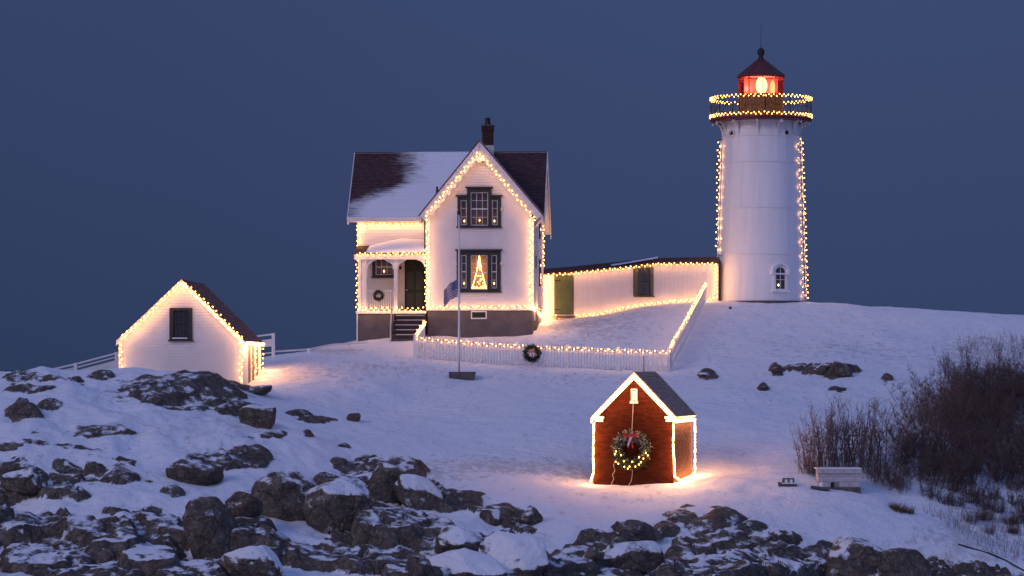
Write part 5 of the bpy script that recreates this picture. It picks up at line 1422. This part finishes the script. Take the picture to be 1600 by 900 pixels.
# ================================================================ picket fence
def fence(label, P0, P1, n, zoff=0.0, h=.92, group='runs of white picket fence'):
    P0, P1 = Vector(P0), Vector(P1); d = (P1-P0); d.z = 0; L_ = d.length; d /= L_; ang_ = math.atan2(d.y, d.x)
    t = thing('picket_fence', label, 'picket fence', P0, 0, group)
    nrm = Vector((d.y, -d.x, 0))
    hz = lambda f: P0.z+(P1.z-P0.z)*f-P0.z
    def hg(f):
        p = P0.lerp(P1, f); return gh(p.x, p.y)-P0.z
    pk_m = MB(); pk_m.prism([(-.030, -.011, .0), (.030, -.011, .0), (.030, -.011, .86), (0, -.011, .93), (-.030, -.011, .86)], (0, .022, 0)); pm = pk_m.mesh('picket', TRIM)
    for i in range(n):
        f = (i+.5)/n; p = d*(L_*f); inst('picket', pm, t, (p.x, p.y, hg(f)*1.0+.06), (0, SR.uniform(-.02, .02), ang_), (1, 1, h/.93))
    for zz in (.22, .72):
        m = MB(); K = 12
        for k in range(K):
            a = d*(L_*k/K)+Vector((0, 0, hg(k/K)+zz))-nrm*.035; b = d*(L_*(k+1)/K)+Vector((0, 0, hg((k+1)/K)+zz))-nrm*.035
            m.bar(a, b, .04, .075)
        m.obj('rail', TRIM, t)
    np_ = max(1, round(L_/2.4)); po = MB().box(-.055, .055, -.055, .055, -.3, .99).box(-.07, .07, -.07, .07, .99, 1.03).mesh('post', TRIM)
    for k in range(np_+1):
        f = k/np_; p = d*(L_*f)-nrm*.06; inst('post', po, t, (p.x, p.y, hg(f)), (0, 0, ang_))
    return P0, d, L_, hg, nrm
def gw_(px, py, Y): p = W(px, py, Y); p.z = gh(p.x, p.y); return p
A = gw_(650, 559, 130.0); Bc = gw_(1045, 581, 130.0); C_ = gw_(1104, 470, 148.3); D_ = gw_(664, 532, 137.6)
fence('long front run of the white picket fence below the house', A, Bc, 84)
fence('right run of the white picket fence climbing to the passage', Bc+Vector((.1, .12, 0)), C_, 110)
fence('short left run of the white picket fence by the porch stairs', A+Vector((0.0, .12, 0)), D_, 44)
def top(a, b, n, h=.86, fo=(0, -.06, 0)):
    o = []
    for k in range(n+1):
        p = a.lerp(b, k/n); o.append(Vector((p.x, p.y, gh(p.x, p.y)+h))+Vector(fo))
    return o
lights('warm string lights along the tips of the front fence run', top(A, Bc, 10), .17, .045, every=3, power=.7, off=(0, -.1, .05), bm=BMS)
lights('warm string lights along the tips of the right fence run', top(Bc, C_, 10, .93), .17, .05, every=4, power=1.2, off=(-.12, 0, .08))
lights('warm string lights along the tips of the left fence run', top(A, D_, 6, .95), .13, .05, every=4, power=1.4, off=(-.1, -.05, .08))
p = W(831, 552, 129.85); wreath('round green wreath with white ribbon hung on the picket fence', p, 0, .43, 0, .18)
# small stake in front of the fence
# ================================================================ flagpole
fp = W(721.5, 588, 127); fp.z = gh(fp.x, fp.y)
fl = thing('flagpole', 'slim white flagpole on a dark concrete block before the house', 'flagpole', fp)
zt_ = W(720, 336, 127).z-fp.z
MB().lathe([(.045, .2), (.043, 1.5), (.037, 4), (.026, zt_)], 12, (-.12, 0), cap=True).obj('pole', POLEM, fl, True)
MB().lathe([(.02, zt_), (.07, zt_+.03), (.085, zt_+.09), (.06, zt_+.15), (.01, zt_+.17)], 12, (-.12, 0), cap=True).obj('finial', BLACKM, fl)
m = MB(); m.prism([(-.52, -.35, -.25), (.50, -.35, -.25), (.60, -.35, .27), (-.55, -.35, .27)], (0, .75, 0)); m.obj('concrete_base', CONCR, fl)
MB().tube([(-.06, -.06, 1.0), (-.07, -.05, zt_-.1)], .006, 4).obj('halyard', SASHM, fl)
# flag hanging from the pole
fz1 = W(700, 438, 127).z-fp.z; fb = fp+Vector((-.17, 0, fz1))
fg = thing('flag', 'small striped red white and blue flag drooping from the flagpole', 'flag', fb)
nx, ny = 26, 26; Wd, Hd = .95, .72
def fpt(u, v):
    x = -u*Wd*.62; sag = .46*u*u; y = .07*math.sin(u*9+v*1.5)*u**.5-.30*u; return (x, y-.02, -v*Hd-sag+.02*math.sin(u*14))
def fgrid(u0, u1, v0, v1, n1, n2, mt, nm):
    m = MB(); vs = []
    for j in range(n2+1):
        for i in range(n1+1): vs.append(fpt(u0+(u1-u0)*i/n1, v0+(v1-v0)*j/n2))
    m.add(vs, [(j*(n1+1)+i, j*(n1+1)+i+1, (j+1)*(n1+1)+i+1, (j+1)*(n1+1)+i) for j in range(n2) for i in range(n1)])
    o = m.obj(nm, mt, fg, True); return o
FR = mat('flag_red', (.50, .16, .17), .8, .08, 5, 0); FW = mat('flag_white', (.62, .60, .62), .8, .05, 5, 0); FB = mat('flag_blue', (.16, .14, .26), .8, .08, 5, 0)
for k in range(13):
    fgrid(0 if k > 6 else .4, 1, k/13, (k+1)/13, 22 if k > 6 else 14, 1, FR if k % 2 == 0 else FW, 'stripe')
fgrid(0, .4, 0, 7/13, 9, 6, FB, 'canton')
m = MB()
for r_ in range(9):
    for c in range(6 if r_ % 2 == 0 else 5):
        u = .035+.066*c+(0 if r_ % 2 == 0 else .033); v = (r_+1)*7/13/10; q = Vector(fpt(u, v))+Vector((0, -.006, 0)); s_ = .013
        m.poly([tuple(q+Vector((s_*(1 if k % 2 == 0 else .45)*math.sin(math.pi*k/5), 0, s_*(1 if k % 2 == 0 else .45)*math.cos(math.pi*k/5)))) for k in range(10)])
m.obj('stars', FW, fg, kind='stuff')

# ================================================================ boardwalk railings
def rail_fence(label, pts, posts, boards, group='white board railings behind the shed'):
    """pts: (px,py,Y) tops; boards: list of (drop, height)"""
    P = [W(*p) for p in pts]; t = thing('board_railing', label, 'railing', P[0], 0, group)
    for (dr_, hh_) in boards:
        m = MB()
        for a, b in zip(P[:-1], P[1:]): m.bar(a-P[0]-Vector((0, 0, dr_+hh_/2)), b-P[0]-Vector((0, 0, dr_+hh_/2)), .04, hh_)
        m.obj('board', TRIM, t)
    for (px, py, Y, top_) in posts:
        q = W(px, py, Y)-P[0]; g_ = gh(q.x+P[0].x, q.y+P[0].y)-P[0].z
        MB().box(q.x-.07, q.x+.07, q.y-.06, q.y+.08, min(g_-.4, q.z-1.0), q.z+.0).obj('post', TRIM, t)
    return t
rail_fence('white board railing rising to the left side of the white shed', [(40, 585, 129), (118, 567.5, 129), (186, 549.5, 129)], [(118, 567, 129, 0), (60, 581, 129, 0), (182, 550, 129, 0)], [(0, .07), (.17, .05), (.34, .42)])
rail_fence('short white railing with end post right of the white shed', [(380, 526.5, 132), (426, 521, 132)], [(427, 520.5, 132, 0), (383, 526, 132, 0)], [(0, .07), (.24, .32), (.82, .05)])
rail_fence('long low white handrail along the boardwalk to the house', [(428, 548, 133), (482, 544.5, 134), (520, 537, 135.5), (575, 534, 138)], [(482, 544.5, 134, 0), (546, 536, 136.8, 0)], [(0, .08)])

# ================================================================ block planter and small slabs
b0 = gw_(1311, 765, 104.6)
pl = thing('block_planter', 'low white painted cinder block box by the bare shrubs', 'block box', b0, R(-1))
BW = 1.46; zz0 = .10
def blk(name, x0, x1, y0, y1, z0, z1, mt=BLOCKM):
    m = MB(); c = .008; m.box(x0+c*.6, x1-c*.6, y0, y1, z0+c*.6, z1-c*.6); return m.obj(name, mt, pl)
MB().box(-.52, .76, -.05, 1.2, -.3, zz0).obj('base_slab', CONCR, pl)
MB().box(-BW/2+.012, BW/2-.012, .012, 1.09, -.2, zz0+.56).obj('mortar_core', mat('grey_mortar', (.25, .24, .25), .9, .1, 8), pl)
hs_ = [.19, .19, .10, .14]; z = zz0
for r_ in range(4):
    nb = 4; w_ = BW/nb; o_ = (w_/2 if r_ % 2 else 0)
    ex = .05 if r_ == 3 else (.0)
    k = -BW/2-o_
    while k < BW/2-.02:
        x0, x1 = max(k, -BW/2), min(k+w_, BW/2)
        if not (r_ == 0 and x0 < -.22 and x1 > -.22 and False):
            if r_ == 0 and abs((x0+x1)/2-(-.18)) < .19:
                blk('block', x0, x0+.13, SR.uniform(-.005, .005)-ex, .19, z, z+hs_[r_]); blk('block', x0+.24, x1, -ex+.02, .19, z, z+.08)
            else: blk('block', x0-(ex if x0 <= -BW/2+.01 else 0), x1+(ex if x1 >= BW/2-.01 else 0), SR.uniform(-.006, .006)-ex, .19, z, z+hs_[r_])
        k += w_
    for s_ in (-1, 1):
        for y0 in (.19, .55, .91): blk('block', (s_*BW/2-(.19 if s_ > 0 else -.0)), s_*BW/2+(.19 if s_ < 0 else 0)+0, y0, min(y0+.36, 1.1), z, z+hs_[r_])
    z += hs_[r_]
blk('coping', -BW/2-.06, BW/2+.07, -.07, 1.15, z+.002, z+.055, TRIM)
MB().box(-.30, -.18, -.012, .011, zz0+.01, zz0+.17).obj('hole_shade_box', BLACKM, pl)  # solid black box: the shade inside the broken hole put in as colour
b1_ = gw_(1230, 762, 104.4)
q = thing('hatch_box', 'small dark box with two white squares on a flat slab in the snow', 'hatch box', b1_)
MB().prism([(-.34, -.3, -.02), (.32, -.3, -.06), (.26, .3, 0), (-.3, .3, .02)], (0, 0, .07)).obj('slab', CONCR, q)
MB().box(-.16, .24, -.12, .25, .055, .25).obj('box', GREYF, q)
for x in (-.045, .13): MB().box(x-.05, x+.045, -.135, -.121, .09, .20).obj('white_square', TRIM, q)
MB().box(-.18, .26, -.14, .27, .251, .285).obj('snow_cap', SNOWM, q); MB().box(-.2, .25, -.26, -.13, .05, .085).obj('snow_ledge', SNOWM, q)
b2_ = gw_(1281, 772, 104.0)
q = thing('stone_slab', 'dark flat slab with a small white cone of snow before the block box', 'slab', b2_)
MB().prism([(-.33, -.2, .06), (.32, -.25, -.02), (.34, .2, .0), (-.3, .2, .05)], (0, 0, .09)).obj('slab', CONCR, q)
MB().lathe([(.09, .08), (.07, .2), (.03, .27)], 10, (.06, 0), cap=True).obj('snow_cone', SNOWM, q)
cab = [gpt(x, y)+Vector((0, -.03, .012)) for (x, y) in ((1497, 852), (1520, 858), (1545, 866), (1570, 877), (1595, 890), (1620, 903))]
tag(MB().tube(cab, .026, 8).obj('drain_pipe', CABLEM, None, True), 'dark blue pipe running down the snowy ledge at the lower right', 'pipe')
tag(MB().tube([gw_(1141, 503, 146)+Vector((0, 0, -.1)), gw_(1141, 503, 146)+Vector((0, 0, .12))], .07, 8).obj('vent_stub', CONCR), 'small pale stub standing in the snow right of the fence', 'stub')
tag(MB().tube([gw_(1006, 579, 129.2)+Vector((0, 0, -.1)), gw_(1006, 579, 129.2)+Vector((0, 0, .75))], .018, 6).obj('marker_stake', BLACKM), 'thin dark stake standing before the right end of the fence', 'stake')

# ================================================================ boulders
ico = bpy.data.meshes.new('tmp'); import bmesh
bmx = bmesh.new(); bmesh.ops.create_icosphere(bmx, subdivisions=5, radius=1); ICV = np.array([v.co[:] for v in bmx.verts]); ICF = [tuple(v.index for v in f.verts) for f in bmx.faces]; bmx.free()
ICF = np.array(ICF, np.int32)
def n3(P, s, seed): return (fbm(P[:, 0]*s+P[:, 2]*s*.7, P[:, 1]*s-P[:, 2]*s*.6, 4, seed)+fbm(P[:, 2]*s+5, P[:, 0]*s*.8+P[:, 1]*s*.5, 4, seed+9))*.5
def boulder(label, px, py, rx, ry, seed, snow=.3, ang_=0.0, facet=.8, tilt=0.0, group='large boulders along the shore', yo=0.0):
    rng = np.random.RandomState(seed)
    base = gpt(px, min(py+ry*.75, 925))
    Y = base.y+yo; big = 1.12 if rx > 24 else 1.0; sx = rx/F*Y*big; sz = ry/F*Y*1.08*big; sy = max(sx, sz)*rng.uniform(.75, 1.0)
    c = W(px, py, Y+sy*.35)
    V = ICV.copy()
    for k in range(int(11*facet)):   # cut flat faces
        nv = rng.normal(size=3); nv /= np.linalg.norm(nv)
        if nv[2] < -.2: nv[2] *= -1
        dd = V@nv; lim = rng.uniform(.50, .86); V = V-np.outer(np.maximum(dd-lim, 0)*.82, nv)
    e_ = rng.uniform(.85, 1.0); V = np.sign(V)*np.abs(V)**e_
    V = V/np.abs(V).max(0)
    V *= 1+n3(V, 1.1, seed)[:, None]*.16+n3(V, 3.2, seed+3)[:, None]*.10
    ca, sa = math.cos(tilt), math.sin(tilt)
    V = V*np.array([sx, sy, sz])
    V = np.stack([V[:, 0]*ca+V[:, 2]*sa, V[:, 1], -V[:, 0]*sa+V[:, 2]*ca], 1)
    # vertex normals for the snow
    fn = np.cross(V[ICF[:, 1]]-V[ICF[:, 0]], V[ICF[:, 2]]-V[ICF[:, 0]]); vn = np.zeros_like(V)
    for i in range(3): np.add.at(vn, ICF[:, i], fn)
    vn /= np.linalg.norm(vn, axis=1)[:, None]+1e-9
    up = vn[:, 2]+n3(V, 1.5, seed+6)*.5
    thr = 1.02-snow*.95
    s_ = sst(thr-.34, thr+.26, up)
    s_ = s_*min(1.0, .50+.75*snow)
    V = V+np.outer(s_*.03, [0, 0, 1])
    me = bpy.data.meshes.new('boulder'); me.from_pydata(V.tolist(), [], ICF.tolist()); me.materials.append(GROUND)
    me.polygons.foreach_set('use_smooth', [True]*len(me.polygons))
    a_ = me.attributes.new('snow', 'FLOAT', 'POINT'); a_.data.foreach_set('value', s_.astype(np.float32))
    o = bpy.data.objects.new('boulder', me); sc.collection.objects.link(o); o.location = c
    tag(o, label, 'boulder', group)
BL_ = [
 ('dark rounded boulder half buried in the snowy slope, upper left shore', 303, 738, 41, 21, 1, .12, 0, .8, .05),
 ('snow streaked rock just below the right end of the great whaleback', 404, 652, 27, 20, 2, .42, 0, .9, .1),
 ('lone small dark stone on the snowfield right of the white shed', 552, 652, 12, 8, 3, .1, 0, 1, 0),
 ('rounded grey rock touching the base of the white shed', 405, 610, 22, 9, 4, .32, 0, .5, -.3),
 ('small smooth dark boulder left of the big oval one', 380, 789, 28, 21, 5, .08, 0, .5, 0),
 ('big oval grey boulder in the middle of the left shore', 456, 779, 58, 36, 6, .22, 0, .7, .05),
 ('massive frost speckled boulder right of the big oval one', 535, 793, 52, 48, 7, .30, 0, .9, .2),
 ('tall dark boulder standing at the left of the cluster', 331, 830, 46, 48, 8, .18, 0, .7, -.15),
 ('squarish brown boulder with a flat face beside the long snowy one', 606, 757, 34, 32, 9, .15, 0, 1.2, 0),
 ('long boulder sloping down to the right with snow on its back', 662, 778, 44, 22, 10, .42, 0, .7, .55),
 ('flat topped block with a dark front in the lower middle', 716, 844, 42, 26, 13, .30, 0, 1.4, .05),
 ('small three sided rock with a snowy face', 769, 808, 20, 15, 14, .55, 0, 1.2, .2),
 ('upright split rock leaning right below the brick house snowfield', 829, 806, 20, 19, 15, .22, 0, 1.2, .3),
 ('large tilted slab almost wholly under snow', 806, 866, 52, 34, 16, .78, 0, 1.2, .25),
 ('long low snow covered rock at the bottom edge in the middle', 738, 888, 62, 26, 17, .72, 0, .9, .25),
 ('dark round stone poking out left of the long low rock', 655, 888, 24, 18, 18, .12, 0, .7, 0),
 ('rounded boulder with a thick snow cap at the bottom edge', 399, 882, 48, 27, 19, .62, 0, .6, .1),
 ('dark humped rock under the slope right of the split rock', 995, 829, 38, 14, 22, .12, 0, .7, .05),
 ('big flat boulder with brushed snow below the humped rock', 982, 868, 48, 25, 23, .35, 0, .9, .05),
 ('small dark rock left of the big flat boulder', 926, 866, 14, 11, 24, .2, 0, 1, 0),
 ('rounded cliff boulder with a frosted shoulder', 1336, 888, 48, 42, 29, .26, 0, .7, .15),
 ('brown cliff boulder right of the rounded one', 1408, 892, 50, 40, 30, .08, 0, .8, .1),
 ('dark rock high on the left shore with a snow cap', 44, 750, 36, 20, 38, .38, 0, 1, -.1),
 ('dark stone outcrop high on the right slope', 1311, 577, 23, 13, 41, .0, 0, 1.3, .1),
 ('pale crumbly stone left of the dark outcrop on the right slope', 1213, 578, 9, 5, 42, .12, 0, 1.2, 0),
 ('small wedge of stone below the outcrop on the right slope', 1193, 607, 8, 4, 43, .05, 0, 1.4, -.2),
 ('small dark stone right of the outcrop on the right slope', 1388, 591, 8, 4, 44, .1, 0, 1.2, 0),
 ('frosted rock beside the dark outcrop on the right slope', 1286, 578, 18, 9, 45, .22, 0, 1.3, 0),
 ('dark stone pair member right of the picket fence corner', 1100, 585, 10, 4, 46, .15, 0, 1.2, .2),
]
for b_ in BL_: boulder(*b_)

# ================================================================ bare shrubs
def shrub_mesh(seed, h, spread, nstem, nbr, ntw, r0, mt, dense=False):
    rng = np.random.RandomState(seed); segs = []
    def chain(p, d, L_, n, r_, curl, up):
        pts = [p.copy()]; dd = d.copy()
        for i in range(n):
            dd = dd+rng.normal(size=3)*curl+np.array([0, 0, up]); dd /= np.linalg.norm(dd); p = p+dd*L_/n; pts.append(p.copy())
        for i in range(n): segs.append((pts[i], pts[i+1], r_*(1-.75*i/n), r_*(1-.75*(i+1)/n)))
        return pts
    for s_ in range(nstem):
        a = rng.uniform(0, 2*math.pi); rr_ = rng.uniform(0, .35)*spread
        p = np.array([rr_*math.cos(a), rr_*math.sin(a), -.15]); lean = rng.uniform(.05, .55)*spread/h*1.2
        d = np.array([math.cos(a)*lean, math.sin(a)*lean, 1.0]); d /= np.linalg.norm(d)
        hh = h*rng.uniform(.55, 1.05); pts = chain(p, d, hh, 6, r0*rng.uniform(.7, 1.3), .07, .02)
        for b in range(nbr):
            k = rng.randint(1, 6); q = pts[k]; a2 = rng.uniform(0, 2*math.pi)
            d2 = np.array([math.cos(a2)*.8, math.sin(a2)*.8, rng.uniform(.5, 1.5)]); d2 /= np.linalg.norm(d2)
            bl = hh*rng.uniform(.15, .38)*(1.15-k/8); bp_ = chain(q, d2, bl, 3, max(.006, r0*.55), .14, .04)
            for t_ in range(ntw):
                k2 = rng.randint(0, 4); a3 = rng.uniform(0, 2*math.pi)
                d3 = np.array([math.cos(a3), math.sin(a3), rng.uniform(.2, 1.4)]); d3 /= np.linalg.norm(d3)
                chain(bp_[k2], d3, bl*rng.uniform(.3, .7), 2, max(.005, r0*.45), .22, .05)
    A = np.array([s[0] for s in segs]); B_ = np.array([s[1] for s in segs]); ra = np.array([s[2] for s in segs]); rb = np.array([s[3] for s in segs])
    D = B_-A; D /= np.linalg.norm(D, axis=1)[:, None]; s1 = np.cross(D, np.array([.3, .9, .1])); s1 /= np.linalg.norm(s1, axis=1)[:, None]; s2 = np.cross(D, s1)
    V = []
    for c, r_ in ((A, ra), (B_, rb)):
        for k in range(3):
            th = 2*math.pi*k/3; V.append(c+(s1*math.cos(th)+s2*math.sin(th))*r_[:, None])
    V = np.stack(V, 1).reshape(-1, 3); o = np.arange(len(segs))[:, None]*6
    Fq = np.concatenate([o+np.array([k, (k+1) % 3, 3+(k+1) % 3, 3+k]) for k in range(3)])
    me = bpy.data.meshes.new('branches'); me.vertices.add(len(V)); me.vertices.foreach_set('co', V.astype(np.float32).ravel())
    Fq = Fq.astype(np.int32); me.loops.add(Fq.size); me.loops.foreach_set('vertex_index', Fq.ravel()); me.polygons.add(len(Fq))
    me.polygons.foreach_set('loop_start', np.arange(len(Fq), dtype=np.int32)*4); me.update(calc_edges=True); me.materials.append(mt)
    return me
TALL = [shrub_mesh(s, 2.9, 1.0, 9, 6, 2, .018, TWIGP) for s in (1, 2, 3)]
THICK = [shrub_mesh(s, 2.3, 2.6, 24, 12, 6, .013, TWIG) for s in (11, 12, 13, 14)]
SMALLT = [shrub_mesh(s, 1.3, 1.5, 24, 10, 6, .011, TWIG) for s in (21, 22)]
def place(me_, px, py, s, label, group, name='bare_shrub', z=1.0, cat='shrub'):
    p = gpt(px, py); o = inst(name, me_, None, p, (0, 0, SR.uniform(0, 6.3)), (s, s, s*z)); tag(o, label, cat, group)
i = 0
for (px, py, s) in ((1256, 740, .6), (1262, 732, .75), (1275, 730, .9), (1292, 728, .95), (1306, 730, .95), (1320, 728, 1.0), (1336, 730, .95), (1350, 728, .95), (1364, 734, 1.0), (1268, 738, .80), (1285, 735, .95), (1298, 733, .9), (1312, 738, 1.0), (1328, 733, 1.05), (1342, 738, 1.0), (1356, 740, .95), (1372, 742, 1.05), (1388, 745, 1.0)):
    place(TALL[i % 3], px, py, s, 'upright bare shrub with long pale stems behind the white block box', 'upright shrubs behind the block box'); i += 1
for (px, py, s) in ((1272, 744, .5), (1395, 760, .6), (1370, 756, .7), (1410, 770, .7)):
    place(THICK[i % 4], px, py, s*.75, 'low tangled shrub around the foot of the pale stems', 'low tangled shrubs'); i += 1
rr = random.Random(5)
LBL = 'dark bare shrub grown into the dense thicket at the right edge'
for row, (py, x0, x1, s, n) in enumerate(((590, 1515, 1640, .60, 5), (615, 1490, 1650, .80, 6), (638, 1470, 1660, .95, 7), (660, 1440, 1660, 1.0, 8), (690, 1430, 1660, .95, 9), (715, 1410, 1660, .9, 9), (738, 1405, 1660, .8, 9), (758, 1420, 1660, .65, 8), (775, 1440, 1660, .5, 7), (795, 1470, 1660, .55, 9), (812, 1500, 1660, .38, 8), (826, 1540, 1660, .28, 6))):
    for k in range(n):
        px = x0+(x1-x0)*(k+.5)/n+rr.uniform(-9, 9)
        place(THICK[i % 4] if s > .6 else SMALLT[i % 2], px, py+rr.uniform(-9, 9), s*rr.uniform(.8, 1.15)*(1.0 if s > .6 else 1.3), LBL, 'shrubs of the right hand thicket'); i += 1
for (px, py, s) in ((1478, 590, .75), (1510, 580, .8), (1560, 565, .7), (1590, 560, .75)):
    place(TALL[i % 3], px, py, s*.8, 'thin pale shrub standing up behind the dark thicket', 'thin shrubs behind the thicket'); i += 1
G_ = shrub_mesh(51, .55, .7, 130, 1, 1, .010, STRAW)
for (px, py, s) in ((1405, 800, .8), (1418, 802, .7), (1396, 795, .6)): place(G_, px, py, s, 'tuft of rust brown dead grass at the thicket edge', 'tufts of dead grass', 'dead_grass_tuft', cat='grass tuft')
# low scrub in the snow at the lower right and along the upper edge: nobody could count it
scr = MB(); rng = random.Random(9)
for _ in range(900):
    if rng.random() < .62: px, py = rng.uniform(1440, 1640), rng.uniform(800, 880); 
    else: px, py = rng.uniform(1500, 1640), rng.uniform(530, 575)
    if px < 1440+(py-800)*1.6 and py > 700: continue
    Y = 100 if py > 700 else 139
    p = gpt(px, py); L_ = rng.uniform(.12, .38); d = Vector((rng.uniform(-.5, .5), rng.uniform(-.5, .5), 1))*L_
    scr.tube([p-Vector((0, 0, .05)), p+d*.6+Vector((rng.uniform(-.05, .05), 0, 0)), p+d], [.008, .006, .003], 3, False)
tag(scr.obj('scrub', TWIG), 'thin dead scrub poking through the snow around the thicket', 'scrub', kind='stuff')
